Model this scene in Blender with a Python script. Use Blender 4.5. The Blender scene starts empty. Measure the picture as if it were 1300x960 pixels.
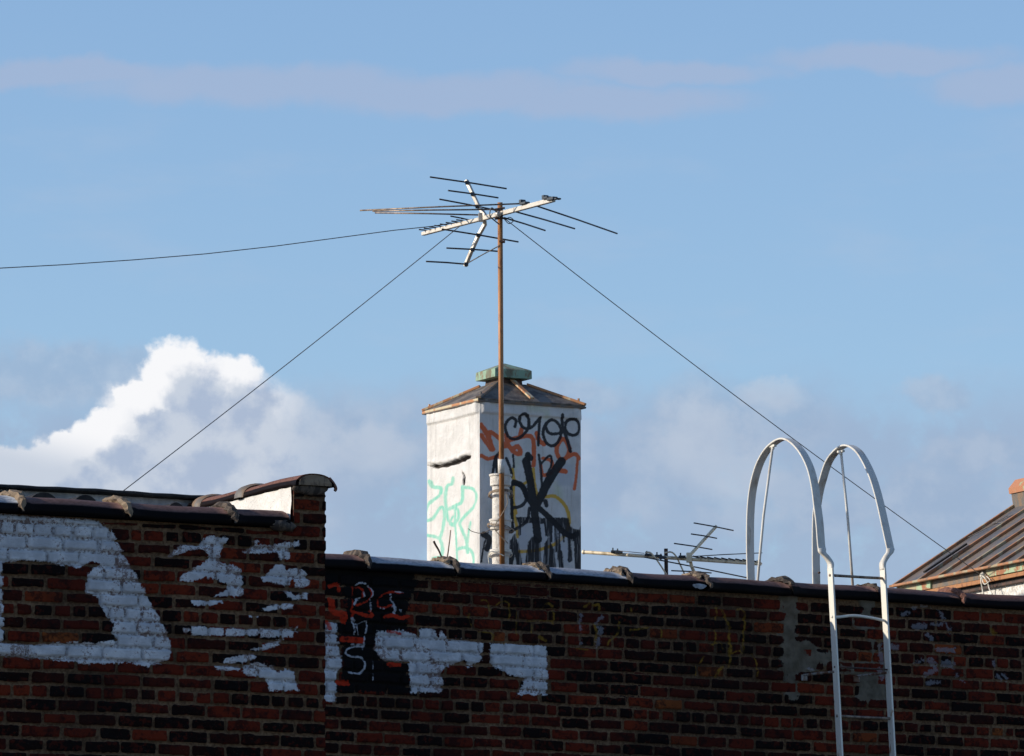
import bpy, math, random
import numpy as np
from mathutils import Vector

random.seed(7)
R = math.radians
scene = bpy.context.scene
COL = scene.collection

# ------------------------------------------------------------------ camera
F = 9295.0                       # focal length in photo pixels (1300 wide)
PITCH = R(7.5)
CAM = np.array([0.0, 0.0, 1.7])
FW = np.array([0, math.cos(PITCH), math.sin(PITCH)])
UP = np.array([0, -math.sin(PITCH), math.cos(PITCH)])
RT = np.array([1.0, 0, 0])
cd = bpy.data.cameras.new('camera')
cd.sensor_width = 36; cd.lens = 36 * F / 1300; cd.clip_end = 6000; cd.clip_start = 0.5
cam = bpy.data.objects.new('camera', cd); COL.objects.link(cam)
cam.location = CAM; cam.rotation_euler = (R(90) + PITCH, 0, 0)
scene.camera = cam

def ray(x, y): return FW + RT * (x - 650) / F + UP * (480 - y) / F
def P(x, y, d): return CAM + ray(x, y) * d
def onplane(x, y, p0, n):
    r = ray(x, y); return CAM + r * (np.dot(np.asarray(p0) - CAM, n) / np.dot(r, n))
def toPix(pts):
    q = pts - CAM; d = q @ FW
    return 650 + F * (q @ RT) / d, 480 - F * (q @ UP) / d

# ------------------------------------------------------------------ numpy noise
def _h(ix, iy, seed):
    h = (ix * 374761393 + iy * 668265263 + seed * 1442695041) & 0xffffffff
    h = ((h ^ (h >> 13)) * 1274126177) & 0xffffffff
    h = (h ^ (h >> 16)) & 0xffffffff
    return h / 4294967295.0
def vn(x, y, seed=0):
    ix = np.floor(x).astype(np.int64); iy = np.floor(y).astype(np.int64)
    fx = x - ix; fy = y - iy; fx = fx*fx*(3-2*fx); fy = fy*fy*(3-2*fy)
    a = _h(ix, iy, seed); b = _h(ix+1, iy, seed); c = _h(ix, iy+1, seed); d = _h(ix+1, iy+1, seed)
    return (a*(1-fx)+b*fx)*(1-fy)+(c*(1-fx)+d*fx)*fy*1.0
def fbm(x, y, seed=0, o=4):
    t = 0; a = .5
    for i in range(o):
        t = t + a * vn(x*2**i, y*2**i, seed+i*17); a *= .5
    return t - .47
def hash1(i, seed): return _h(np.asarray(i).astype(np.int64), np.asarray(i).astype(np.int64)*7+3, seed)
def sst(a, b, x):
    t = np.clip((x-a)/(b-a), 0, 1); return t*t*(3-2*t)

def sd_poly(X, Y, poly):
    """signed distance in pixels, positive inside"""
    d = np.full(X.shape, 1e9); ins = np.zeros(X.shape, bool); n = len(poly)
    for i in range(n):
        x0, y0 = poly[i]; x1, y1 = poly[(i+1) % n]
        ex, ey = x1-x0, y1-y0; L = ex*ex+ey*ey+1e-9
        t = np.clip(((X-x0)*ex+(Y-y0)*ey)/L, 0, 1)
        d = np.minimum(d, np.hypot(X-x0-t*ex, Y-y0-t*ey))
        if y0 != y1:
            c = ((y0 > Y) != (y1 > Y)) & (X < (x1-x0)*(Y-y0)/(y1-y0)+x0); ins ^= c
    return np.where(ins, d, -d)
def smooth_path(pts, k=5):
    """Catmull-Rom through the points"""
    p = [np.array(q, float) for q in pts]
    if len(p) < 3: return p
    q = [2*p[0]-p[1]] + p + [2*p[-1]-p[-2]]; out = []
    for i in range(1, len(q)-2):
        for j in range(k):
            t = j/k
            out.append(.5*((2*q[i]) + (q[i+1]-q[i-1])*t + (2*q[i-1]-5*q[i]+4*q[i+1]-q[i+2])*t*t + (3*q[i]-q[i-1]-3*q[i+1]+q[i+2])*t**3))
    out.append(p[-1]); return out
def sd_stroke(X, Y, pts, w):
    d = np.full(X.shape, 1e9); pts = smooth_path(pts, 4)
    for i in range(len(pts)-1):
        x0, y0 = pts[i]; x1, y1 = pts[i+1]; ex, ey = x1-x0, y1-y0; L = ex*ex+ey*ey+1e-9
        t = np.clip(((X-x0)*ex+(Y-y0)*ey)/L, 0, 1)
        d = np.minimum(d, np.hypot(X-x0-t*ex, Y-y0-t*ey))
    return w/2 - d
def zc(lst, ox, oy, s): return [(ox + a/s, oy + b/s) for a, b in lst]

# ------------------------------------------------------------------ node helpers
class E:
    nt = None
    def __init__(s, v): s.v = v
    def _m(a, op, *o, clamp=False):
        n = E.nt.nodes.new('ShaderNodeMath'); n.operation = op; n.use_clamp = clamp
        for i, x in enumerate((a,)+o):
            x = x.v if isinstance(x, E) else x
            if isinstance(x, (int, float)): n.inputs[i].default_value = x
            else: E.nt.links.new(x, n.inputs[i])
        return E(n.outputs[0])
    def __add__(a, b): return a._m('ADD', b)
    __radd__ = __add__
    def __sub__(a, b): return a._m('SUBTRACT', b)
    def __rsub__(a, b): return E(float(b))._m('SUBTRACT', a)
    def __mul__(a, b): return a._m('MULTIPLY', b)
    __rmul__ = __mul__
    def __truediv__(a, b): return a._m('DIVIDE', b)
    def max(a, b): return a._m('MAXIMUM', b)
    def min(a, b): return a._m('MINIMUM', b)
    def sqrt(a): return a._m('SQRT')
    def clamp(a): return a._m('ADD', 0.0, clamp=True)
    def ss(a, lo, hi):
        n = E.nt.nodes.new('ShaderNodeMapRange'); n.interpolation_type = 'SMOOTHSTEP'
        E.nt.links.new(a.v, n.inputs[0]); n.inputs[1].default_value = lo; n.inputs[2].default_value = hi
        if lo > hi:
            n.inputs[1].default_value = hi; n.inputs[2].default_value = lo; n.inputs[3].default_value = 1; n.inputs[4].default_value = 0
        return E(n.outputs[0])
def combine(x, y, z=0.0):
    n = E.nt.nodes.new('ShaderNodeCombineXYZ')
    for i, c in enumerate((x, y, z)):
        if isinstance(c, E) and not isinstance(c.v, (int, float)): E.nt.links.new(c.v, n.inputs[i])
        else: n.inputs[i].default_value = c.v if isinstance(c, E) else c
    return n.outputs[0]
def noise(vec, scale, detail=4, rough=.55, dist=0.0):
    n = E.nt.nodes.new('ShaderNodeTexNoise'); n.inputs['Scale'].default_value = scale
    n.inputs['Detail'].default_value = detail; n.inputs['Roughness'].default_value = rough; n.inputs['Distortion'].default_value = dist
    E.nt.links.new(vec, n.inputs['Vector']); return E(n.outputs['Fac'])
def attr(name):
    n = E.nt.nodes.new('ShaderNodeAttribute'); n.attribute_name = name; return E(n.outputs['Fac'])
def mixc(f, a, b):
    n = E.nt.nodes.new('ShaderNodeMix'); n.data_type = 'RGBA'
    f = f.v if isinstance(f, E) else f
    if isinstance(f, (int, float)): n.inputs[0].default_value = f
    else: E.nt.links.new(f, n.inputs[0])
    for i, c in ((6, a), (7, b)):
        if isinstance(c, tuple): n.inputs[i].default_value = (*c, 1)
        else: E.nt.links.new(c, n.inputs[i])
    return n.outputs[2]
def ramp(f, stops, interp='LINEAR'):
    n = E.nt.nodes.new('ShaderNodeValToRGB'); n.color_ramp.interpolation = interp
    while len(n.color_ramp.elements) < len(stops): n.color_ramp.elements.new(1)
    for e, (p, c) in zip(n.color_ramp.elements, stops): e.position = p; e.color = (*c, 1)
    E.nt.links.new(f.v, n.inputs[0]); return n.outputs[0]
def mat(name):
    m = bpy.data.materials.new(name); m.use_nodes = True; E.nt = m.node_tree; return m
def objco():
    return E.nt.nodes.new('ShaderNodeNewGeometry').outputs['Position']
def stretch(vec, sx, sy, sz):
    n = E.nt.nodes.new('ShaderNodeMapping'); n.inputs['Scale'].default_value = (sx, sy, sz)
    E.nt.links.new(vec, n.inputs['Vector']); return n.outputs[0]
def bsdf(col, rough=.8, metal=0.0, bump=None, bstr=.4, bdist=.004, spec=.5):
    b = E.nt.nodes['Principled BSDF']
    if isinstance(col, tuple): b.inputs['Base Color'].default_value = (*col, 1)
    else: E.nt.links.new(col, b.inputs['Base Color'])
    for nm, v in (('Roughness', rough), ('Metallic', metal)):
        if isinstance(v, E): E.nt.links.new(v.v, b.inputs[nm])
        else: b.inputs[nm].default_value = v
    b.inputs['Specular IOR Level'].default_value = spec
    if bump is not None:
        n = E.nt.nodes.new('ShaderNodeBump'); n.inputs['Strength'].default_value = bstr; n.inputs['Distance'].default_value = bdist
        E.nt.links.new(bump.v, n.inputs['Height']); E.nt.links.new(n.outputs[0], b.inputs['Normal'])
    return b

# ------------------------------------------------------------------ materials
def brick_wall_mat(name):
    m = mat(name); pos = objco()
    n1 = noise(pos, 60, 5); n2 = noise(pos, 14, 4); n3 = noise(pos, 220, 3); n4 = noise(pos, 4, 3); n5 = noise(pos, 26, 3)
    rnd = attr('rnd'); bm = attr('brick')
    base = ramp(rnd, [(0, (.005, .003, .003)), (.38, (.010, .004, .003)), (.52, (.040, .008, .005)), (.66, (.082, .012, .006)), (.88, (.115, .016, .007)), (.97, (.135, .021, .008)), (1, (.22, .06, .016))])
    soot = (n2*1.5 + n1*1.0 - 1.22)
    c = mixc(soot.ss(-.06, .26)*.75, base, (.007, .005, .005))
    c = mixc((n5-.38+(n1-.5)*.5).ss(.14, .30)*.45*(1-rnd.ss(.1,.9)*.5), c, (.10, .015, .007))
    mor = mixc(n1.ss(.3, .7), (.085, .048, .027), (.20, .125, .072))
    mor = mixc(n4.ss(.45, .65)*.5, mor, (.045, .031, .02))
    bmask = (bm + (n1-.5)*.5).ss(.30, .62)
    c = mixc(bmask, mor, c)
    c = mixc((n3.ss(.67, .74))*.35, c, (.3, .27, .22))
    tone = noise(pos, 1.1, 2)
    c = mixc((tone.ss(.56, .36))*.35, c, (.008, .006, .006))
    # cement patches
    cm = (attr('cement') + (n2-.5)*9 + (n1-.5)*8).ss(-.6, .8)
    c = mixc(cm*.93, c, mixc(n2.ss(.3, .7), (.085, .072, .052), (.15, .13, .10)))
    # paint layers
    jit = (n1-.5)*8 + (n2-.5)*5 + (n3-.5)*3
    mo = (1-bmask)
    def lay(c, nm, col, op=.95, j=1.0, mm=1.2):
        k = (attr(nm) + jit*j - mo*mm).ss(-.5, .7)*op
        return mixc(k, c, col)
    c = lay(c, 'pblack', (.005, .005, .0055), .97, 2.6)
    c = lay(c, 'pyellow', (.26, .15, .02), n5.ss(.3, .6)*.6, .45, 0)
    white = mixc(n2.ss(.35, .7), (.43, .44, .465), (.62, .625, .64))
    white = mixc((mo*n1.ss(.42, .60))*.6, white, (.16, .145, .14))
    white = mixc(noise(stretch(pos, 1, 1, 5), 30, 4).ss(.52, .66)*.3, white, (.30, .30, .32))
    flake = (n3 + n1*1.1 + n2*1.1 + (n4-.5)*1.2 - bmask*.10).ss(1.66, 1.76)
    white = mixc(flake*.75, white, (.12, .06, .045))
    c = lay(c, 'pwhite', white, .97, 1.25, .9)
    c = lay(c, 'pgrey', (.27, .27, .30), .42, 1.5, 1)
    c = lay(c, 'pred', (.40, .028, .010), n5.ss(.25, .5)*.9, .6, .3)
    c = lay(c, 'pthin', (.42, .43, .47), n1.ss(.3, .5)*.85, .35, .3)
    bsdf(c, .85, 0, n1*.6 + n3*.3, .5, .004, .06); return m
def lower_brick_mat():
    m = mat('sooty_brick'); pos = objco()
    tc = E.nt.nodes.new('ShaderNodeTexCoord')
    b = E.nt.nodes.new('ShaderNodeTexBrick'); E.nt.links.new(tc.outputs['UV'], b.inputs['Vector'])
    b.inputs['Scale'].default_value = 1; b.inputs['Brick Width'].default_value = .203; b.inputs['Row Height'].default_value = .0695
    b.inputs['Mortar Size'].default_value = .006; b.inputs['Mortar Smooth'].default_value = .3
    b.inputs['Color1'].default_value = (.008, .005, .005, 1); b.inputs['Color2'].default_value = (.075, .013, .007, 1); b.inputs['Mortar'].default_value = (.09, .06, .035, 1)
    n = noise(pos, 14); c = mixc(n.ss(.4, .7)*.7, b.outputs[0], (.03, .015, .012))
    bsdf(c, .88, 0, 1-E(b.outputs['Fac']), .6, .006, .25); return m
def rusty(name, a, b, s=18, thr=(.42, .62), rough=.65, metal=0.0, st=(1, 1, .35), mid=None):
    m = mat(name); p = stretch(objco(), *st)
    n = noise(p, s, 6, .6); n2 = noise(p, s*6, 3)
    c = mixc((n+(n2-.5)*.25).ss(*thr), a, b)
    if mid: c = mixc((noise(p, s*.6, 4)).ss(.52, .6)*.8, c, mid)
    bsdf(c, rough, metal, n+n2*.4, .35, .003, .4); return m
def stucco(name, a, b, s=9, crack=True):
    m = mat(name); p = objco()
    n = noise(p, s, 6, .6); n2 = noise(p, 70, 4); n3 = noise(stretch(p, 3, 3, .4), 16, 4)
    c = mixc(n.ss(.35, .68), a, b)
    c = mixc((n3.ss(.58, .72))*.35, c, (.24, .22, .19))
    c = mixc((n2+n*.3).ss(.78, .85)*.5, c, (.1, .09, .08))
    bsdf(c, .75, 0, n*2+n2*.5, .6, .012, .3); return m

M = {}
M['brick'] = brick_wall_mat('painted_sooty_brick')
M['lower'] = lower_brick_mat()
M['white_stucco'] = stucco('white_painted_stucco', (.60, .58, .545), (.72, .70, .665))
M['rough_stucco'] = stucco('speckled_white_render', (.5, .47, .42), (.85, .83, .78), 40)
M['grey_stucco'] = stucco('grey_and_shaded_white_stucco', (.27, .285, .31), (.42, .435, .46), 14)  # plain grey patch, and the rear parapet's white with shade painted in
M['cement'] = rusty('weathered_cement', (.115, .088, .066), (.04, .031, .026), 34, (.4, .56), .95)
M['cement_light'] = rusty('pale_weathered_cement', (.24, .175, .115), (.075, .055, .04), 40, (.45, .7), .92)
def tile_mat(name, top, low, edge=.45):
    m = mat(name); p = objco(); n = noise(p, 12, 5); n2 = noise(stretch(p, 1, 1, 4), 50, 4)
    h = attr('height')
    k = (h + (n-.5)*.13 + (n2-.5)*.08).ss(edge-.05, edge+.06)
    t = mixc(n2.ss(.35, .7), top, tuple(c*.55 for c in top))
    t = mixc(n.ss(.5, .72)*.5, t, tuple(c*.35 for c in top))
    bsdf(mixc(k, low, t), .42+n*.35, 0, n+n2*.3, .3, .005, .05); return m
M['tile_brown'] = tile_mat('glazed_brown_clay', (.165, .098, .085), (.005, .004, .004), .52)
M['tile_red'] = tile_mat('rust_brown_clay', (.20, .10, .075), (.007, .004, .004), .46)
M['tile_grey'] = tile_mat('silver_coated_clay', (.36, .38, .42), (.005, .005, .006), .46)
M['tar'] = rusty('black_tar', (.010, .0095, .010), (.022, .02, .019), 20, rough=.8)
M['roof'] = rusty('grey_roofing', (.09, .09, .09), (.14, .135, .13), 6, rough=.9)
M['rust_pole'] = rusty('rusty_orange_steel', (.37, .165, .06), (.19, .07, .03), 22, (.48, .68), .5, .1)
M['dark_rust'] = rusty('dark_rusted_steel', (.09, .045, .03), (.035, .025, .02), 25, rough=.7)
M['alu'] = rusty('weathered_aluminium', (.60, .55, .47), (.38, .32, .26), 25, (.5, .7), .45, .35)
M['alu_cream'] = rusty('cream_weathered_aluminium', (.80, .68, .48), (.42, .33, .2), 22, (.5, .7), .5, .15)
M['rod'] = rusty('oxidised_rod', (.065, .058, .06), (.035, .03, .03), 30, rough=.45, metal=.5)
M['rod_brown'] = rusty('brown_oxidised_rod', (.26, .2, .15), (.12, .09, .07), 30, rough=.45, metal=.5)
M['blue_plastic'] = rusty('faded_blue_black_plastic', (.05, .065, .08), (.03, .035, .04), 40)
M['white_steel'] = rusty('white_painted_steel', (.60, .58, .53), (.40, .34, .27), 11, (.50, .74), .5)
M['white_steel_rusty'] = rusty('white_painted_steel_rust_spots', (.68, .65, .57), (.36, .22, .13), 26, (.60, .70), .45)
M['bracket'] = rusty('rusted_white_bracket', (.30, .29, .27), (.14, .07, .04), 26, (.45, .6), .7)
M['copper'] = rusty('verdigris_copper', (.23, .35, .25), (.20, .14, .08), 16, (.46, .60), .75, st=(1, 1, .5), mid=(.13, .12, .075))
M['copper_rust'] = rusty('rusted_flaking_green_copper', (.33, .43, .27), (.30, .12, .055), 14, (.47, .56), .7, st=(1, 1, 1), mid=(.36, .32, .2))
M['ridge_rust'] = rusty('rusted_copper_with_green_edges', (.40, .17, .085), (.30, .36, .22), 12, (.52, .60), .7, st=(1, 1, 1))
M['lead'] = rusty('dull_lead', (.18, .15, .12), (.07, .058, .048), 12, rough=.6)
M['strip'] = rusty('rust_and_tan_metal_strip', (.42, .19, .08), (.5, .42, .27), 13, (.5, .58), .6)
M['strip_dark'] = rusty('dark_flashing', (.12, .11, .10), (.2, .13, .08), 15, rough=.6)
M['bar'] = rusty('rusty_glazing_bar', (.36, .16, .07), (.20, .12, .07), 16, (.45, .62), .6, mid=(.33, .31, .2))
M['wire'] = rusty('grey_wire', (.16, .14, .125), (.09, .08, .07), 30, rough=.5)
M['wire_tan'] = rusty('tan_wire', (.34, .26, .18), (.15, .1, .07), 60, rough=.6)
M['rope'] = rusty('cream_rope', (.78, .74, .64), (.6, .55, .45), 90, rough=.9)
M['pipe'] = stucco('white_painted_iron', (.56, .52, .46), (.68, .65, .60), 25)
def glass():
    m = mat('dusty_wired_glass'); p = objco(); n = noise(stretch(p, 1, 1, 1), 5, 5); n2 = noise(p, 90, 2)
    c = mixc(n.ss(.4, .62), (.15, .115, .085), (.085, .085, .09))
    bsdf(mixc(n2.ss(.5, .7)*.3, c, (.3, .26, .22)), .28+n*.3, 0, n, .15, .01, .5); return m
M['glass'] = glass()
def asphalt():
    m = mat('asphalt'); p = objco(); n = noise(p, 40, 4); n2 = noise(p, .4, 4)
    bsdf(mixc(n.ss(.3, .7)*.6+n2*.3, (.04, .04, .042), (.075, .073, .07)), .9, 0, n, .4, .01); return m
M['asphalt'] = asphalt()
def pave():
    m = mat('concrete_paving'); p = objco(); n = noise(p, 3, 6); bsdf(mixc(n.ss(.3, .7), (.24, .23, .21), (.34, .33, .31)), .9, 0, n, .3, .01); return m
M['pave'] = pave()
def chimney_mat():
    m = mat('graffiti_covered_white_render'); p = objco()
    n = noise(p, 8, 6, .6); n1 = noise(p, 60, 5); n3 = noise(stretch(p, 4, 4, .35), 14, 4); n4 = noise(p, 160, 3)
    c = mixc(n.ss(.35, .7), (.53, .515, .49), (.64, .62, .595))
    c = mixc(n3.ss(.55, .75)*.35, c, (.34, .33, .31))
    c = mixc((n1+n*.2).ss(.77, .83)*.5, c, (.2, .17, .14))
    c = mixc(noise(stretch(p, 9, 9, .5), 11, 5).ss(.60, .70)*.28, c, (.30, .22, .14))
    j = (n1-.5)*2.2 + (n4-.5)*1.2
    def lay(c, nm, col, op, soft=.5, jj=1.0):
        return mixc((attr(nm)+j*jj).ss(-soft, soft)*op, c, col)
    c = lay(c, 'tinge', (.42, .5, .2), .35, 6)
    c = lay(c, 'wash', (.44, .45, .47), .7, 3, 2)
    c = lay(c, 'teal', (.13, .47, .35), mo(n3, .65, .95), 1.0, .9)
    c = lay(c, 'orange', (.60, .10, .014), .94, .7)
    c = lay(c, 'yellow', (.58, .33, .015), .92, .6)
    c = lay(c, 'pblack', (.006, .006, .009), .96, .6)
    c = lay(c, 'whiteover', (.45, .46, .49), .5, 2.5, 2.5)
    k2 = (attr('black2') + j + (n3-.5)*5 + (n-.5)*3).ss(-.6, .9)*(.97-(n3-.5).ss(.03, .12)*.35)
    c = mixc(k2, c, (.006, .006, .009))
    c = lay(c, 'black3', (.006, .006, .008), .98, .6)
    c = lay(c, 'gash', (.03, .018, .012), .95, .6)
    bsdf(c, .6, 0, n*1.2+n1*.3, .6, .012, .3); return m
def mo(n, a, b): return n.ss(.3, .75)*(b-a)+a
M['chimney'] = chimney_mat()

# ------------------------------------------------------------------ object helpers
def tag(o, label=None, cat=None, group=None, kind=None):
    if label: o['label'] = label
    if cat: o['category'] = cat
    if group: o['group'] = group
    if kind: o['kind'] = kind
    return o
def empty(name, loc, label, cat, group=None):
    o = bpy.data.objects.new(name, None); COL.objects.link(o); o.location = loc; o.empty_display_size = .1
    return tag(o, label, cat, group)
def origin_of(p):
    o = np.zeros(3)
    while p is not None: o = o + np.array(p.location); p = p.parent
    return o
def link(name, verts, faces, m, parent=None, smooth=False, attrs=None, uvs=None):
    """verts are world coordinates; they are stored relative to the parent"""
    v = np.asarray(verts, float) - origin_of(parent)
    me = bpy.data.meshes.new(name); me.from_pydata([tuple(q) for q in v], [], [tuple(int(i) for i in f) for f in faces])
    if attrs:
        for k, a in attrs.items():
            at = me.attributes.new(k, 'FLOAT', 'POINT'); at.data.foreach_set('value', np.asarray(a, np.float32))
    if smooth: me.polygons.foreach_set('use_smooth', [True]*len(me.polygons))
    me.materials.append(m)
    if uvs is not None:
        uv = me.uv_layers.new(name='uv')
        for lp in me.loops: uv.data[lp.index].uv = uvs[lp.vertex_index]
    me.update()
    o = bpy.data.objects.new(name, me); COL.objects.link(o); o.parent = parent
    return o
class MB:
    def __init__(s): s.v = []; s.f = []; s.at = []
    def add(s, v, f, a=None):
        o = len(s.v); s.v += [np.asarray(q, float) for q in v]; s.f += [tuple(i+o for i in g) for g in f]
        s.at += list(a) if a is not None else [1.0]*len(v); return s
    def tube(s, pts, r, n=8, caps=True):
        pts = [np.asarray(p, float) for p in pts]; rs = r if hasattr(r, '__len__') else [r]*len(pts)
        V = []; prev = None
        for i, p in enumerate(pts):
            t = pts[min(i+1, len(pts)-1)] - pts[max(i-1, 0)]; t = t/(np.linalg.norm(t)+1e-12)
            a = prev if prev is not None else (np.array([0, 0, 1.]) if abs(t[2]) < .9 else np.array([1., 0, 0]))
            x = np.cross(t, a); x /= np.linalg.norm(x)+1e-12; y = np.cross(x, t); prev = y
            for k in range(n):
                an = 2*math.pi*k/n; V.append(p + rs[i]*(math.cos(an)*x + math.sin(an)*y))
        Fc = []
        for i in range(len(pts)-1):
            for k in range(n):
                k2 = (k+1) % n; Fc.append((i*n+k, i*n+k2, (i+1)*n+k2, (i+1)*n+k))
        if caps: Fc.append(tuple(range(n))[::-1]); Fc.append(tuple((len(pts)-1)*n+k for k in range(n)))
        return s.add(V, Fc)
    def obox(s, c, ax, ay, az, bev=0.0):
        """box centred on c with half-axis vectors, corners chamfered along all edges by bev (metres)"""
        c, ax, ay, az = [np.asarray(q, float) for q in (c, ax, ay, az)]
        if not bev:
            V = [c+i*ax+j*ay+k*az for i in (-1, 1) for j in (-1, 1) for k in (-1, 1)]
            return s.add(V, [(0, 1, 3, 2), (4, 6, 7, 5), (0, 4, 5, 1), (2, 3, 7, 6), (0, 2, 6, 4), (1, 5, 7, 3)])
        import bmesh
        bm = bmesh.new(); vs = [bm.verts.new(c+i*ax+j*ay+k*az) for i in (-1, 1) for j in (-1, 1) for k in (-1, 1)]
        for f in [(0, 1, 3, 2), (4, 6, 7, 5), (0, 4, 5, 1), (2, 3, 7, 6), (0, 2, 6, 4), (1, 5, 7, 3)]: bm.faces.new([vs[i] for i in f])
        bmesh.ops.bevel(bm, geom=bm.edges[:], offset=bev, segments=2, affect='EDGES', profile=.6)
        bm.verts.index_update(); V = [np.array(v.co) for v in bm.verts]; Fc = [[v.index for v in f.verts] for f in bm.faces]; bm.free()
        return s.add(V, Fc)
    def beam(s, p, q, w, h, side=None, bev=0.0):
        p, q = np.asarray(p, float), np.asarray(q, float); t = q-p; L = np.linalg.norm(t); t /= L
        a = np.asarray(side, float) if side is not None else np.cross(t, [0, 0, 1.])
        a = a - t*np.dot(a, t); a /= np.linalg.norm(a); b = np.cross(t, a)
        return s.obox((p+q)/2, t*L/2, a*w/2, b*h/2, bev)
    def build(s, name, m, parent=None, smooth=False, label=None):
        o = link(name, s.v, s.f, m, parent, smooth, {'height': s.at})
        if label: o['label'] = label
        return o
def noisy(V, amp, sc, seed):
    out = []
    for v in V:
        a = np.array([float(vn(np.array([v[0]*sc+v[2]*sc]), np.array([v[1]*sc-v[2]*sc*.7]), seed+i)[0]) for i in range(3)]) - .5
        out.append(v + a*2*amp)
    return out

# ------------------------------------------------------------------ frames
def frame(psi):
    p = R(psi); return np.array([math.cos(p), math.sin(p), 0]), np.array([math.sin(p), -math.cos(p), 0])
UR, NR = frame(30.0); UL, NL = frame(27.0)
AR = P(800, 740, 43.3); AL = P(200, 700, 37.5)
Z = np.array([0, 0, 1.0])
def loc(A, U, N, s, b, z): return np.array([A[0], A[1], 0]) + U*s + N*b + Z*z
def s_at(x, y, A, U, N, b=0): return float(np.dot(onplane(x, y, A + N*b, N) - A, U))
def z_at(x, y, A, U, N, b=0): return float(onplane(x, y, A + N*b, N)[2])

CH = .098                                    # coping rise
zR = z_at(830, 729.5, AR, UR, NR, -.15)      # crown of the coping, far building
zL = z_at(200, 641.5, AL, UL, NL, -.15)      # crown of the coping, near building
topR, topL = zR - CH, zL - CH

# ------------------------------------------------------------------ brick heightfield walls
def brick_fields(S, ZZ, z0, h, L, hdr_phase, seed, off=0.0):
    """z0: height of one bed joint; row index grows downwards"""
    zw = ZZ + .014*fbm(S*1.3, ZZ*1.3, seed, 2) + .007*fbm(S*6, ZZ*6, seed+5, 2)
    t = (z0 - zw)/h; row = np.floor(t).astype(np.int64); fy = (t-row)*h
    hdr = (row - hdr_phase) % 6 == 0
    Lr = np.where(hdr, L/2, L); ofs = off + np.where(row % 2 == 0, 0, .5)*L + np.where(hdr, L*.25, 0) + (hash1(row, seed+3)-.5)*.05
    q = (S + ofs)/Lr; ib = np.floor(q).astype(np.int64)
    # jittered vertical joints
    jit = lambda i: (_h(i, row, seed+9)-.5)*.032
    left = ib*Lr + jit(ib); right = (ib+1)*Lr + jit(ib+1); x = S + ofs
    sh = x < left; ib = np.where(sh, ib-1, ib); sh2 = x > right; ib = np.where(sh2, ib+1, ib)
    left = ib*Lr + jit(ib); right = (ib+1)*Lr + jit(ib+1)
    jo = .0055 + .003*_h(ib, row, seed+21)
    ex = np.minimum(x-left, right-x) - jo; ey = np.minimum(fy, h-fy) - .006 - .002*_h(ib+5, row, seed+22)
    # rounded rectangle distance
    rr = .010; a = rr-ex; b = rr-ey
    d = rr - np.hypot(np.maximum(a, 0), np.maximum(b, 0)) - np.maximum(np.minimum(np.maximum(a, b), 0)+0, -1)*1.0
    d = d + .008*fbm(S*55, ZZ*55, seed+31, 3) + .010*fbm(S*19, ZZ*24, seed+33, 2)*(.4+1.2*_h(ib, row, seed+29)) - .004*(_h(ib, row, seed+28) > .8)
    rnd = _h(ib, row, seed+40); proud = _h(ib, row, seed+41); dead = _h(ib, row, seed+43)
    return d, rnd, proud, row, dead
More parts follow.
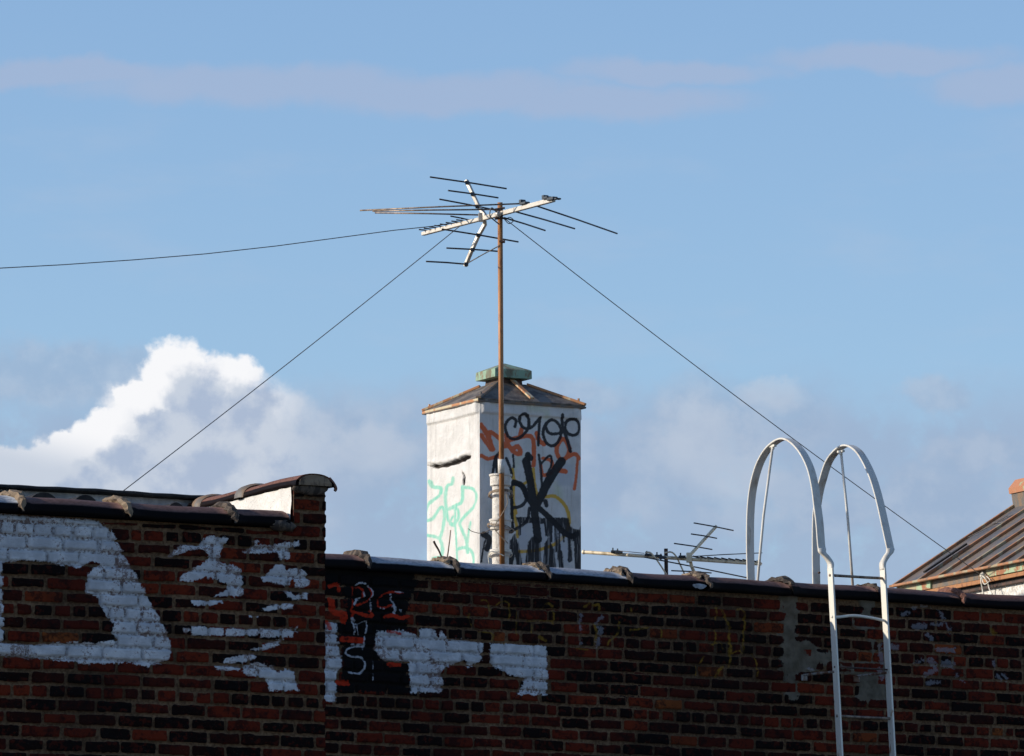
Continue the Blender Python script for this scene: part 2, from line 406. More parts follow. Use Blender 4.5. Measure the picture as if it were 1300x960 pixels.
def make_wall(name, parent, A, U, N, s0, s1, z0, z1, step, z_joint, h, L, hdr, seed, top_fn, layers, cement=None, off=0.0):
    ns = int((s1-s0)/step)+1; nz = int((z1-z0)/step)+1
    S, ZZ = np.meshgrid(np.linspace(s0, s1, ns), np.linspace(z0, z1, nz), indexing='ij')
    base = np.array([A[0], A[1], 0])
    pts = base + S[..., None]*U + ZZ[..., None]*Z
    X, Y = toPix(pts)
    d, rnd, proud, row, dead = brick_fields(S, ZZ, z_joint, h, L, hdr, seed, off)
    top = top_fn(S); cr = sst(.030, .008, top - ZZ + .02*fbm(S*7, ZZ*7, seed+50, 3))   # crumbled mortar bed under the coping
    brick = sst(-.004, .004, d)*(1-cr)
    wornb = np.where(dead > .93, .5, 1.0)
    depth = brick*(.009 + .010*proud)*wornb + .004*fbm(S*60, ZZ*60, seed+60, 3) + .012*fbm(S*.9, ZZ*.9, seed+61, 2)
    cem = np.full(X.shape, -50.0)
    if cement is not None:
        cem = cement(X, Y); ck = sst(-1.5, 2.5, cem + 10*fbm(S*12, ZZ*12, 5, 3)); cem = cem - brick*(5.0 + 11*(rnd > .66)) + 3.2; ck = sst(-1.5, 2.5, cem + 10*fbm(S*12, ZZ*12, 5, 3)); depth = depth*(1-ck) + ck*(.013 + .010*fbm(S*16, ZZ*16, 77, 4))
    pts = pts + N*(depth[..., None] - .012)
    idx = np.arange(ns*nz).reshape(ns, nz)
    a, b, c, e = idx[:-1, :-1], idx[1:, :-1], idx[1:, 1:], idx[:-1, 1:]
    keep = (ZZ[:-1, 1:] <= top_fn(S[:-1, 1:])) & (ZZ[1:, 1:] <= top_fn(S[1:, 1:]))
    faces = np.stack([a[keep], b[keep], c[keep], e[keep]], -1)
    v = pts.reshape(-1, 3) - origin_of(parent)
    me = bpy.data.meshes.new(name); me.vertices.add(len(v)); me.vertices.foreach_set('co', v.astype(np.float32).ravel())
    me.loops.add(faces.size); me.loops.foreach_set('vertex_index', faces.ravel().astype(np.int32))
    me.polygons.add(len(faces)); me.polygons.foreach_set('loop_start', np.arange(0, faces.size, 4, dtype=np.int32))
    me.polygons.foreach_set('use_smooth', np.ones(len(faces), bool))
    at = {'brick': brick, 'rnd': rnd, 'cement': cem}
    for k, fn in layers.items(): at[k] = fn(X, Y)
    for k in ('pblack', 'pwhite', 'pyellow', 'pgrey', 'pred', 'pthin'):
        if k not in at: at[k] = np.full(X.shape, -50.0)
    for k, val in at.items():
        q = me.attributes.new(k, 'FLOAT', 'POINT'); q.data.foreach_set('value', val.ravel().astype(np.float32))
    me.materials.append(M['brick']); me.update(calc_edges=True); me.validate()
    o = bpy.data.objects.new(name, me); COL.objects.link(o); o.parent = parent
    return o
def union(fs):
    def g(X, Y):
        r = np.full(X.shape, -50.0)
        for f in fs: r = np.maximum(r, f(X, Y))
        return r
    return g
poly = lambda pts: (lambda X, Y: sd_poly(X, Y, pts))
strk = lambda pts, w: (lambda X, Y: sd_stroke(X, Y, pts, w))

# ------------------------------------------------------------------ coping tiles
def prof(half, rise, n=14, ex=2.25):
    out = []
    for i in range(n+1):
        a = math.pi*i/n; c, s_ = math.cos(a), math.sin(a)
        out.append((half*math.copysign(abs(c)**(2/ex), c), rise*abs(s_)**(2/ex)))
    return out
def coping_tile(parent, p0, p1, side, half, rise, m, seed, name='coping_tile', bell=True):
    """half-round tile from p0 to p1 (points on the bed centre line), side = unit vector across; p0 end has the bell"""
    p0, p1 = np.asarray(p0), np.asarray(p1); t = p1-p0; L = np.linalg.norm(t); t = t/L
    pr = prof(half, rise); k = len(pr)
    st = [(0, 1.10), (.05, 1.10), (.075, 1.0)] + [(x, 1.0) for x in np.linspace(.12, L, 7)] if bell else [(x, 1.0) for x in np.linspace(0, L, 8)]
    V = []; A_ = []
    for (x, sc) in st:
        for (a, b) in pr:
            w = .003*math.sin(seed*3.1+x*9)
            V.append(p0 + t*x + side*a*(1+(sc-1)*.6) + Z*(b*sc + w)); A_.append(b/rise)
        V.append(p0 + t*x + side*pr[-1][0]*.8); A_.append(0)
        V.append(p0 + t*x + side*pr[0][0]*.8); A_.append(0)
    k += 2; Fc = []
    for i in range(len(st)-1):
        for j in range(k):
            j2 = (j+1) % k; Fc.append((i*k+j, i*k+j2, (i+1)*k+j2, (i+1)*k+j))
    Fc.append(tuple(range(k))); Fc.append(tuple((len(st)-1)*k+j for j in range(k))[::-1])
    mb = MB(); mb.add(V, Fc, A_); o = mb.build(name, m, parent, smooth=True)
    return o
def mortar_lump(parent, c, t, side, half, rise, seed, lo=.06, hi=.80, w=.055, th=.018, m=None, name='mortar_joint'):
    """irregular mortar ring smeared over the joint; a0..a1 fraction of the arch (0 = front foot)"""
    rnd = random.Random(seed); n = 16; V = []; Fc = []; k = 6
    for i in range(n+1):
        f = lo + (hi-lo)*i/n; a = math.pi*f; cx, sx = math.cos(a), math.sin(a); e = 2/2.25
        h_, r_ = half*1.06, rise*1.10
        base = np.asarray(c) + side*h_*math.copysign(abs(cx)**e, cx) + Z*r_*abs(sx)**e
        nr = side*cx/half + Z*sx/rise; nr = nr/np.linalg.norm(nr)
        end = min(1, i/2.5, (n-i)/2.5); ww = w*(.35+.65*end)*(0.75+.5*rnd.random())*(.55+.6*max(0, math.sin(a)) ); tt = th*(.25+.75*end)*(.7+.6*rnd.random())
        cen = base + t*(rnd.random()-.5)*.012
        for j in range(k):
            b = 2*math.pi*j/k; V.append(cen + t*math.cos(b)*ww/2 + nr*math.sin(b)*tt + nr*(rnd.random()-.5)*.014 + t*(rnd.random()-.5)*.010)
    for i in range(n):
        for j in range(k):
            j2 = (j+1) % k; Fc.append((i*k+j, (i+1)*k+j, (i+1)*k+j2, i*k+j2))
    Fc.append(tuple(range(k))); Fc.append(tuple(n*k+j for j in range(k))[::-1])
    mb = MB(); mb.add(V, Fc); return mb.build(name, m or M['cement'], parent, smooth=False)

# ================================================================== THE SETTING: street
def sheet(name, x0, x1, y0, y1, z, m, kind='structure', th=0):
    V = [(x0, y0, z), (x1, y0, z), (x1, y1, z), (x0, y1, z)]; Fc = [(0, 1, 2, 3)]
    if th:
        V += [(x0, y0, z-th), (x1, y0, z-th), (x1, y1, z-th), (x0, y1, z-th)]; Fc += [(4, 7, 6, 5), (0, 4, 5, 1), (1, 5, 6, 2), (2, 6, 7, 3), (3, 7, 4, 0)]
    return tag(link(name, V, Fc, m), kind=kind)
sheet('ground', -3000, 3000, -3000, 3000, 0, M['asphalt'])
# pavement follows the near side of the walls
pw = np.array([AR[0], AR[1], 0]); mbp = MB()
mbp.obox(pw + NR*3.4 + Z*.07 + UR*4, UR*14, NR*1.6, Z*.07, .01)
tag(mbp.build('pavement', M['pave']), kind='structure')

def body(parent, A, U, N, s0, s1, b0, b1, zb, zt, name, m):
    """box in wall coordinates with brick uv in metres"""
    c = [loc(A, U, N, s, b, z) for (s, b) in ((s0, b1), (s1, b1), (s1, b0), (s0, b0)) for z in (zb, zt)]
    V = []; Fc = []; uv = []
    rings = [(0, 2), (2, 4), (4, 6), (6, 0)]; run = 0
    for (i, j) in rings:
        w = float(np.linalg.norm(c[j]-c[i])); o = len(V)
        V += [c[i], c[j], c[j+1], c[i+1]]; uv += [(run, zb), (run+w, zb), (run+w, zt), (run, zt)]; Fc.append((o, o+1, o+2, o+3)); run += w
    o = len(V); V += [c[1], c[3], c[5], c[7]]; uv += [(0, 0)]*4; Fc.append((o, o+1, o+2, o+3))
    return link(name, V, Fc, m, parent, uvs=uv)

# ================================================================== FAR BUILDING (right)
sR0 = s_at(380, 760, AR, UR, NR) - 1.6; sR1 = s_at(1330, 790, AR, UR, NR) + 1.4
zRb = z_at(800, 1010, AR, UR, NR)
far = empty('brick_building', loc(AR, UR, NR, (sR0+sR1)/2, -3, 0), 'lower dark brick building whose long clay coped parapet stretches behind the white ladder', 'building')
zj = z_at(727, 760.8, AR, UR, NR); hR = .0699
row_h = math.floor((zj - z_at(917, 824, AR, UR, NR))/hR)
Z4 = lambda l: zc(l, 400, 680, 3.61)
Z5 = lambda l: zc(l, 660, 710, 6.0)
Z6 = lambda l: zc(l, 830, 730, 6.86)
Z7 = lambda l: zc(l, 980, 730, 6.86)
Z8 = lambda l: zc(l, 1130, 740, 7.38)
Z9 = lambda l: zc(l, 520, 700, 5.65)
Zs = lambda l: zc(l, 410, 700, 5.65)
whiteR = union([
    poly(Z4([(20, 390), (100, 395), (105, 430), (102, 480), (120, 510), (125, 560), (120, 610), (100, 640), (100, 760), (20, 760)])),
    poly(Z4([(285, 440), (400, 430), (480, 462), (485, 428), (540, 425), (565, 468), (580, 440), (615, 472), (690, 475), (772, 492), (765, 572), (700, 604), (690, 575), (620, 598), (578, 625), (588, 660), (580, 720), (440, 720), (435, 640), (430, 580), (320, 575), (270, 520)])),
    poly(Z4([(805, 490), (1000, 500), (1064, 505), (1070, 600), (1068, 650), (1066, 730), (930, 730), (960, 655), (900, 640), (830, 605), (800, 580)]))])
blackR = poly(Z4([(40, 90), (250, 110), (470, 165), (470, 230), (440, 300), (430, 400), (450, 440), (300, 460), (275, 520), (330, 580), (430, 590), (440, 720), (120, 720), (125, 540), (110, 400), (150, 330), (130, 230), (40, 250)]))
redR = union([
    strk(Zs([(220, 262), (265, 258), (288, 290), (285, 330)]), 3.0), strk(Zs([(220, 265), (215, 340), (212, 420), (210, 470)]), 2.4),
    strk(Zs([(335, 260), (352, 300), (335, 345), (280, 375), (240, 385)]), 2.6), strk(Zs([(215, 430), (280, 455), (345, 465), (345, 430)]), 5.0),
    strk(Zs([(575, 297), (490, 292), (430, 315), (398, 350), (400, 395), (440, 405), (490, 385), (500, 400)]), 2.4),
    strk(Zs([(445, 470), (500, 460), (560, 480), (610, 465)]), 5.0), strk(Zs([(60, 350), (80, 430), (150, 450), (150, 495)]), 9.0),
    strk(Zs([(50, 250), (110, 240), (115, 280)]), 5.0), strk(Zs([(35, 505), (50, 550)]), 6.0), strk(Zs([(140, 630), (280, 640)]), 8.0), strk(Zs([(470, 575), (560, 590)]), 4),
    strk(Zs([(480, 810), (550, 815)]), 6.0), strk(Zs([(110, 940), (180, 945)]), 7.0)])
thinR = union([
    strk(Zs([(240, 240), (270, 226), (305, 232)]), 2.4), strk(Zs([(325, 245), (350, 275), (358, 310), (345, 340), (345, 380), (350, 430)]), 1.8),
    strk(Zs([(290, 290), (298, 325)]), 2.0), strk(Zs([(225, 380), (245, 345), (270, 335)]), 3.0), strk(Zs([(210, 480), (225, 540), (230, 590)]), 2.6), strk(Zs([(225, 490), (250, 560), (262, 600)]), 1.8),
    strk(Zs([(245, 525), (315, 500), (312, 560), (298, 640), (290, 700)]), 1.8), strk(Zs([(205, 668), (240, 670), (300, 670)]), 2.4),
    strk(Zs([(300, 680), (225, 685), (175, 705), (172, 735), (215, 755), (270, 758), (303, 790), (300, 840), (265, 875), (190, 868)]), 2.6),
    strk(Zs([(520, 290), (580, 294)]), 1.2), strk(Zs([(487, 310), (492, 345), (515, 385)]), 2.4), strk(Zs([(505, 395), (520, 410), (515, 440)]), 4.0), strk(Zs([(410, 408), (440, 412)]), 1.6), strk(Zs([(560, 420), (570, 430)]), 3.0),
    strk(Zs([(360, 760), (362, 840), (358, 930)]), 1.1), strk(Zs([(85, 65), (110, 70)]), 4)])
yellowR = union([
    strk(Z5([(180, 365), (210, 335), (250, 370), (258, 430), (260, 490)]), 2.6), strk(Z5([(60, 472), (160, 468), (260, 470)]), 2.0), strk(Z5([(490, 365), (540, 330), (560, 350), (600, 345), (605, 385)]), 3.4),
    strk(Z5([(760, 480), (755, 540), (730, 590), (680, 625), (670, 655)]), 2.6), strk(Z5([(575, 500), (590, 580), (575, 640)]), 3.4), strk(Z5([(430, 680), (520, 690)]), 2.0), strk(Z5([(840, 540), (900, 535), (985, 520)]), 3.0), strk(Z5([(845, 370), (850, 410)]), 2), strk(Z5([(95, 560), (100, 500)]), 2), strk(Z5([(150, 590), (200, 620)]), 4),
    strk(Z6([(545, 385), (545, 300), (575, 290), (640, 400), (668, 480), (650, 540), (672, 620), (658, 800)]), 3.0), strk(Z6([(735, 300), (775, 305), (792, 400), (785, 500), (785, 680)]), 2.8), strk(Z6([(535, 480), (540, 595)]), 2.4), strk(Z6([(545, 885), (570, 830), (610, 800)]), 3.6),
    strk(Z6([(860, 690), (900, 770), (903, 885)]), 2.4), strk(Z6([(70, 480), (68, 545)]), 2.2), strk(Z6([(370, 790), (372, 870)]), 2.2), strk(Z6([(500, 610), (580, 590), (600, 650)]), 2.2), strk(Z6([(660, 640), (660, 690), (740, 660), (790, 690)]), 2.2), strk(Z6([(400, 770), (430, 710)]), 2),
    strk(Z9([(510, 350), (560, 358), (585, 425)]), 2.2), strk(Z9([(625, 385), (660, 362), (705, 370), (718, 430), (715, 480)]), 2.2), strk(Z9([(430, 450), (430, 490), (450, 535)]), 2.2), strk(Z9([(500, 575), (600, 590), (600, 640)]), 2.4), strk(Z9([(650, 670), (695, 665)]), 5.0), strk(Z9([(770, 430), (772, 600)]), 2.2),
    strk(Z8([(950, 435), (985, 480)]), 5.0)])
greyR = union([
    strk(Z8([(225, 235), (330, 218), (440, 250), (490, 300), (520, 380), (555, 455)]), 4.0), strk(Z8([(120, 295), (180, 275)]), 4.0), strk(Z8([(225, 410), (325, 405)]), 7.0), strk(Z8([(390, 390), (480, 395)]), 3.0),
    strk(Z8([(350, 490), (390, 530)]), 4.0), strk(Z8([(445, 625), (590, 635)]), 6.0), strk(Z8([(15, 600), (60, 615)]), 7.0), strk(Z8([(380, 730), (420, 770)]), 8.0), strk(Z8([(510, 760), (580, 770)]), 9.0), strk(Z8([(240, 750), (320, 720)]), 3.0),
    strk(Z8([(340, 860), (420, 820)]), 7.0), strk(Z8([(360, 940), (460, 935)]), 6.0), strk(Z8([(1000, 860), (1040, 900)]), 4.0), strk(Z8([(1060, 850), (1100, 910)]), 3.0), strk(Z8([(960, 740), (990, 790)]), 2.5), strk(Z8([(620, 880), (700, 930)]), 3),
    strk(Z5([(470, 430), (462, 520), (468, 650)]), 3.0), strk(Z5([(630, 440), (585, 490), (625, 530), (605, 600), (600, 660)]), 4.0),
    strk(Z7([(940, 620), (960, 760)]), 6.0), strk(Z7([(930, 820), (960, 900)]), 6.0), strk(Z7([(320, 820), (360, 830)]), 4)])
cementR = union([
    poly(Z7([(90, 190), (200, 180), (225, 300), (215, 420), (215, 560), (300, 560), (370, 580), (400, 660), (500, 680), (510, 760), (420, 780), (400, 830), (260, 850), (215, 880), (240, 1100), (130, 1100), (120, 900), (70, 760), (95, 650), (70, 500), (95, 350)])),
    poly(Z7([(770, 180), (870, 170), (880, 260), (860, 380), (880, 480), (900, 600), (880, 700), (850, 600), (860, 480), (740, 470), (730, 400), (790, 300)])),
    poly(Z7([(580, 760), (700, 790), (860, 760), (1010, 790), (1020, 1100), (760, 1100), (740, 860), (600, 830)])),
    poly(Z7([(90, 215), (60, 240), (60, 260), (100, 250)]))])
make_wall('front_wall', far, AR, UR, NR, sR0, sR1, zRb, topR, .0062, zj, hR, .2015, row_h, 11, lambda S: np.full(S.shape, topR + 1e-6),
          {'pwhite': whiteR, 'pblack': blackR, 'pred': redR, 'pthin': thinR, 'pyellow': yellowR, 'pgrey': greyR}, cementR, off=.05)
body(far, AR, UR, NR, sR0, sR1, -.33, -.016, zRb+.001, topR-.004, 'parapet_core', M['lower'])
body(far, AR, UR, NR, sR0, sR1, -6, -.002, 0, zRb, 'lower_wall', M['lower'])
body(far, AR, UR, NR, sR0, sR1, -6, -.335, zRb+.002, zR-.80, 'upper_wall', M['lower'])
body(far, AR, UR, NR, sR0+.02, sR1-.02, -5.98, -.337, zR-.797, zR-.75, 'roof', M['roof'])
# coping tiles and their mortar joints
cx = [0, 110, 225, 345, 460, 573, 688, 793, 892, 1000, 1110, 1215, 1325, 1430, 1530]
bed = lambda s, dz=0: loc(AR, UR, NR, s, -.15, topR + dz)
cs = [s_at(x, 700 + (x-415)*.062, AR, UR, NR, -.02) for x in cx]
cs = [sR0] + [c for c in cs if sR0 + .2 < c < sR1 - .1] + [sR1]
i460 = int(np.argmin([abs(c - s_at(460, 702.8, AR, UR, NR, -.02)) for c in cs]))
kinds = ['tile_brown']*i460 + ['tile_grey', 'tile_grey', 'tile_grey', 'tile_brown', 'tile_brown', 'tile_brown', 'tile_brown', 'tile_red'] + ['tile_brown']*6
for i in range(len(cs)-1):
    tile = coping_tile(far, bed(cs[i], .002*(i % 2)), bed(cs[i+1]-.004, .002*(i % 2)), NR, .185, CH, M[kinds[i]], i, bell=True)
    j = i; i = i - i460 + 1
    if 0 < j:
        big = {1: .06, 6: .08, 7: .04, 8: .04}.get(i, .040)
        mortar_lump(tile, bed(cs[j]+.012), UR, NR, .185, CH, 40+i, -.02 if i not in (6, 7) else .2, .74, big, .022 if i != 7 else .012, M['cement'] if i != 8 else M['tile_red'])
        if i in (2, 3, 4, 5):      # pale cement ridge, sunlight on the joint's left side put into colour
            mortar_lump(tile, bed(cs[j]-.028, -.004), UR, NR, .185, CH, 80+i, .22, .6, .035, .014, M['cement_light'], 'sunlit_mortar_edge')
# odd paint splash on a tile
mb = MB(); c0 = onplane(888, 744.5, AR+NR*.036, NR); V = []
for k in range(14):
    a = 2*math.pi*k/14; V.append(c0 + UR*.045*math.cos(a)*(1+.2*math.sin(3*a)) + Z*.017*math.sin(a) + NR*.004*math.cos(k))
V2 = [v - NR*.05 for v in V]; mb.add(V+V2, [tuple(range(14))]+[(k, k+14, (k+1) % 14+14, (k+1) % 14) for k in range(14)])
mb.build('mortar_patch', M['grey_stucco'], far)

# ================================================================== NEAR BUILDING (left)
sL1 = s_at(413.5, 760, AL, UL, NL); sLp = s_at(373, 760, AL, UL, NL); sL0 = s_at(-60, 800, AL, UL, NL) - 1.2
zLb = z_at(200, 1010, AL, UL, NL); zP = z_at(393, 623, AL, UL, NL)
near = empty('brick_building', loc(AL, UL, NL, (sL0+sL1)/2, -3, 0), 'nearer taller dark brick building with white painted letters and a raised end pier', 'building')
zjL = z_at(40, 714.7, AL, UL, NL); hL = .0685
rhL = math.floor((zjL - z_at(50, 775.5, AL, UL, NL))/hL)
Q8 = lambda l: zc(l, 200, 590, 3.43)
outer = sd_outer = [(-160, 640), (60, 655), (128, 660), (140, 672), (155, 700), (174, 732), (190, 762), (205, 788), (219, 822), (215, 838), (190, 846), (160, 841), (110, 843), (70, 838), (0, 833), (-160, 822)]
inner = [(4, 716), (30, 711), (60, 714), (100, 722), (118, 712), (128, 716), (112, 728), (108, 742), (108, 752), (122, 756), (128, 770), (135, 785), (146, 792), (142, 805), (150, 812), (120, 817), (90, 815), (50, 818), (4, 815)]
inner2 = [(-160, 700), (-4, 712), (-4, 812), (-160, 805)]
def bigA(X, Y): return np.minimum(np.minimum(sd_poly(X, Y, outer), -sd_poly(X, Y, inner)), -sd_poly(X, Y, inner2))
bk = lambda x0, y0, x1, y1: poly(Q8([(x0, y0), (x1, y0+3), (x1+3, (y0+y1)/2), (x1-2, y1), (x0+3, y1), (x0-3, (y0+y1)/2)]))
whiteL = union([bigA,
    poly(Q8([(190, 325), (250, 310), (308, 318), (300, 345), (275, 370), (272, 400), (275, 425), (330, 435), (365, 460), (375, 500), (372, 560), (340, 575), (250, 572), (272, 555), (300, 545), (300, 520), (275, 512), (250, 500), (210, 490), (180, 500), (150, 508), (95, 505), (110, 480), (150, 460), (200, 430), (222, 400), (205, 370), (180, 365), (130, 375), (70, 402), (45, 402), (60, 385), (110, 350), (180, 350)])),
    poly(Q8([(375, 385), (420, 348), (480, 350), (540, 345), (600, 332), (610, 350), (575, 365), (582, 408), (540, 412), (520, 382), (440, 388)])),
    poly(Q8([(598, 330), (616, 330), (616, 356), (600, 356)])), poly(Q8([(412, 330), (442, 334), (430, 346)])),
    poly(Q8([(455, 490), (480, 470), (520, 432), (550, 430), (560, 460), (620, 450), (650, 465), (655, 490), (665, 510), (660, 530), (600, 535), (595, 500), (575, 510), (580, 532), (520, 515), (460, 510)])),
    poly(Q8([(555, 550), (580, 545), (600, 572), (655, 550), (655, 585), (600, 592), (560, 577)])),
    poly(Q8([(460, 625), (520, 605), (592, 600), (590, 620), (500, 635), (465, 640)])),
    poly(Q8([(152, 592), (280, 585), (292, 600), (230, 613), (155, 611)])), poly(Q8([(395, 652), (445, 655), (440, 663), (400, 666)])),
    bk(148, 706, 285, 746), bk(299, 714, 436, 744), bk(447, 709, 590, 752), bk(112, 712, 135, 730), bk(597, 702, 612, 728),
    poly(Q8([(408, 805), (500, 768), (548, 760), (525, 787), (440, 815)])), poly(Q8([(290, 842), (420, 820), (432, 840), (380, 862), (292, 863)])),
    poly(Q8([(243, 870), (360, 880), (362, 900), (260, 892)])), poly(Q8([(370, 870), (440, 862), (510, 880), (518, 912), (560, 880), (600, 900), (612, 985), (490, 985), (470, 930), (372, 912)]))])
make_wall('front_wall', near, AL, UL, NL, sL0, sL1, zLb, zP, .006, zjL, hL, .2045, rhL, 23,
          lambda S: np.where(S > sLp, zP, topL + 1e-6), {'pwhite': whiteL}, None, off=.11)
body(near, AL, UL, NL, sL0, sLp, -.33, -.016, zLb+.001, topL-.004, 'parapet_core', M['lower'])
body(near, AL, UL, NL, sL0, sL1, -6, -.002, 0, zLb, 'lower_wall', M['lower'])
DEEP = 1.32; PCZ = .022
body(near, AL, UL, NL, sLp+.006, sL1-.002, -DEEP-.2, -.016, zLb+.001, zP+PCZ-.004, 'party_wall', M['lower'])
body(near, AL, UL, NL, sL0, sLp+.003, -DEEP, -.332, zLb+.002, topL-.34, 'upper_wall', M['lower'])
body(near, AL, UL, NL, sL0+.02, sLp+.004, -DEEP+.002, -.334, topL-.337, topL-.30, 'roof', M['roof'])
# sunlit white render on the roof side of the party wall
def rgrid(name, parent, p0, ex, ez, nx, nz, nrm, amp, m, topnoise=0):
    V = []; Fc = []
    for i in range(nx+1):
        for j in range(nz+1):
            p = p0 + ex*i/nx + ez*j/nz
            a = float(vn(np.array([i*.35]), np.array([j*.35]), 91)[0])-.5
            V.append(p + nrm*a*amp)
    for i in range(nx):
        for j in range(nz): q = i*(nz+1)+j; Fc.append((q, q+nz+1, q+nz+2, q+1))
    return link(name, V, Fc, m, parent, smooth=True)
rgrid('painted_render', near, loc(AL, UL, NL, sLp-.004, -.03, topL-.28), -NL*(DEEP-.03), Z*(zP+PCZ-topL+.277), 60, 20, -UL, .012, M['white_stucco'])
# rear parapet, its white inner face greyed for shade and dark coping
zRear = z_at(120, 628, AL, UL, NL, -DEEP)
body(near, AL, UL, NL, sL0, sL1, -DEEP-.2, -DEEP-.004, zLb+.003, zRear, 'rear_parapet', M['grey_stucco'])
mb = MB(); n = 26
for i in range(n):
    s0_ = sL0 + (sLp-sL0)*i/n; s1_ = sL0 + (sLp-sL0)*(i+1)/n
xs = np.linspace(sL0, sL1, 60); V = []; 
for s_ in xs:
    w1 = .002*math.sin(s_*7)+.0015*math.sin(s_*29+1); lift = .035*max(0, (-1.0-s_))**1.5
    for (b, z) in ((-DEEP+.045, .004), (-DEEP+.05, .018), (-DEEP-.0, .030), (-DEEP-.2, .030), (-DEEP-.24, -.01)):
        V.append(loc(AL, UL, NL, s_, b, zRear + z + w1 + lift))
Fc = [(i*5+j, i*5+j+1, (i+1)*5+j+1, (i+1)*5+j) for i in range(59) for j in range(4)] + [(i*5+4, i*5, (i+1)*5, (i+1)*5+4) for i in range(59)]
mb.add(V, Fc); mb.build('rear_coping', M['tar'], near, smooth=True)
# dark half-round humps standing on the roof behind the front coping
for (x, w) in ((-8, .17), (54, .165), (107, .14), (152, .13), (222, .11)):
    s_ = s_at(x, 632, AL, UL, NL, -.6); zt = z_at(x, 622.5 + .058*x + (0 if x < 130 else 3), AL, UL, NL, -.6); V = []; Fc = []
    k = 12
    for b in (-.58, -DEEP+.02):
        for j in range(k+1):
            a = math.pi*j/k; V.append(loc(AL, UL, NL, s_ - w/2*math.cos(a)*1.05, b, zt - .075 + .075*math.sin(a)))
        V += [loc(AL, UL, NL, s_+w/2*1.05, b, topL-.31), loc(AL, UL, NL, s_-w/2*1.05, b, topL-.31)]
    kk = k+3; Fc = [tuple(range(kk)), tuple(range(kk, 2*kk))[::-1]] + [(j, (j+1) % kk, (j+1) % kk+kk, j+kk) for j in range(kk)]
    mb = MB(); mb.add(V, Fc); mb.build('round_hump', M['tar'], near)
# front coping
bedL = lambda s, dz=0: loc(AL, UL, NL, s, -.15, topL + dz)
cxl = [-340, -225, -110, 20, 155, 290]; csl = [s_at(x, 650, AL, UL, NL, -.02) for x in cxl]
csl = [sL0] + csl + [sLp - .03]
kl = ['tile_brown', 'tile_brown', 'tile_brown', 'tile_grey', 'tile_brown', 'tile_brown', 'tile_brown']
for i in range(len(csl)-1):
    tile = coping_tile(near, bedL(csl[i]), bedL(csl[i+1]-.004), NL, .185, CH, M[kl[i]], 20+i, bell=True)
    if i: mortar_lump(tile, bedL(csl[i]+.012), UL, NL, .185, CH, 60+i, -.01, .74, .058, .022, M['cement_light' if i < 6 else 'cement'])
mb = MB(); 
V = []; Fc = []
cen = loc(AL, UL, NL, sLp-.075, .01, topL+.01)
import bmesh
def blob(c, ax, seed, sub=3, amp=.25):
    bm = bmesh.new(); bmesh.ops.create_icosphere(bm, subdivisions=sub, radius=1); bm.verts.index_update()
    V = []
    for v in bm.verts:
        p = np.array(v.co); r = 1 + amp*2*(float(vn(np.array([p[0]*2.3+p[2]*1.7+9]), np.array([p[1]*2.3-p[2]+9]), seed)[0])-.5)
        V.append(np.asarray(c) + (ax[0]*p[0] + ax[1]*p[1] + ax[2]*p[2])*r)
    Fc = [[v.index for v in f.verts] for f in bm.faces]; bm.free(); return V, Fc
mb.add(*blob(cen, (UL*.075, NL*.035, Z*.028), 3)); mb.build('mortar_fillet', M['cement'], near, smooth=True)
# party-wall coping running back from the pier
mid = (sLp+sL1)/2 + .006
pc = lambda b, dz=0: loc(AL, UL, NL, mid, b, zP + PCZ + dz)
cb = [.045]
for x, y in ((328, 620), (273, 632)):
    q = onplane(x, y, loc(AL, UL, NL, mid, 0, 0), UL); cb.append(float(np.dot(q - AL, NL)))
cb.append(-DEEP-.15)
for i in range(3):
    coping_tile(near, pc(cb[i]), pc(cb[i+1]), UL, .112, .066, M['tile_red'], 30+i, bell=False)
    if i: 
        mb = MB(); ring = []
        for dx, sc in ((-.05, 1.0), (-.03, 1.13), (.03, 1.15), (.05, 1.0)):
            for (a, b) in prof(.112, .066): ring.append(pc(cb[i]) + NL*dx + UL*a*sc + Z*b*(sc+.08))
        k = 15; mb.add(ring, [(r*k+j, r*k+j+1, (r+1)*k+j+1, (r+1)*k+j) for r in range(3) for j in range(k-1)], [.1]*len(ring)); mb.build('tile_collar', M['strip_dark'], near, smooth=True)
mb = MB(); pr = [(a*.84, b*.84) for a, b in prof(.112, .066, 14)]; V = [pc(.045)+UL*a+Z*b + NL*(.006 + .003*math.sin(i*2.2)) for i, (a, b) in enumerate(pr)] + [pc(.0)+UL*a+Z*b for a, b in pr]
V[0:0] = []; mb.add(V, [tuple(range(15)), *[(j, j+15, j+16, j+1) for j in range(14)]]); mb.build('mortar_infill', M['cement_light'], near)
V, Fc = blob(loc(AL, UL, NL, mid-.012, .006, zP+.014), (UL*.100, NL*.03, Z*.036), 8, 3, .12); mb = MB(); mb.add(V, Fc); mb.build('mortar_bed', M['cement'], near, smooth=True)
# hooked lip of the end tile
mb = MB(); lip = smooth_path([pc(.035)+UL*.084+Z*.042, pc(.035)+UL*.105+Z*.022, pc(.035)+UL*.120+Z*.002, pc(.035)+UL*.124-Z*.012, pc(.035)+UL*.118-Z*.020], 4)
mb.tube(lip, list(np.linspace(.012, .008, len(lip))), 8); mb.build('tile_lip', M['tile_red'], near, smooth=True)

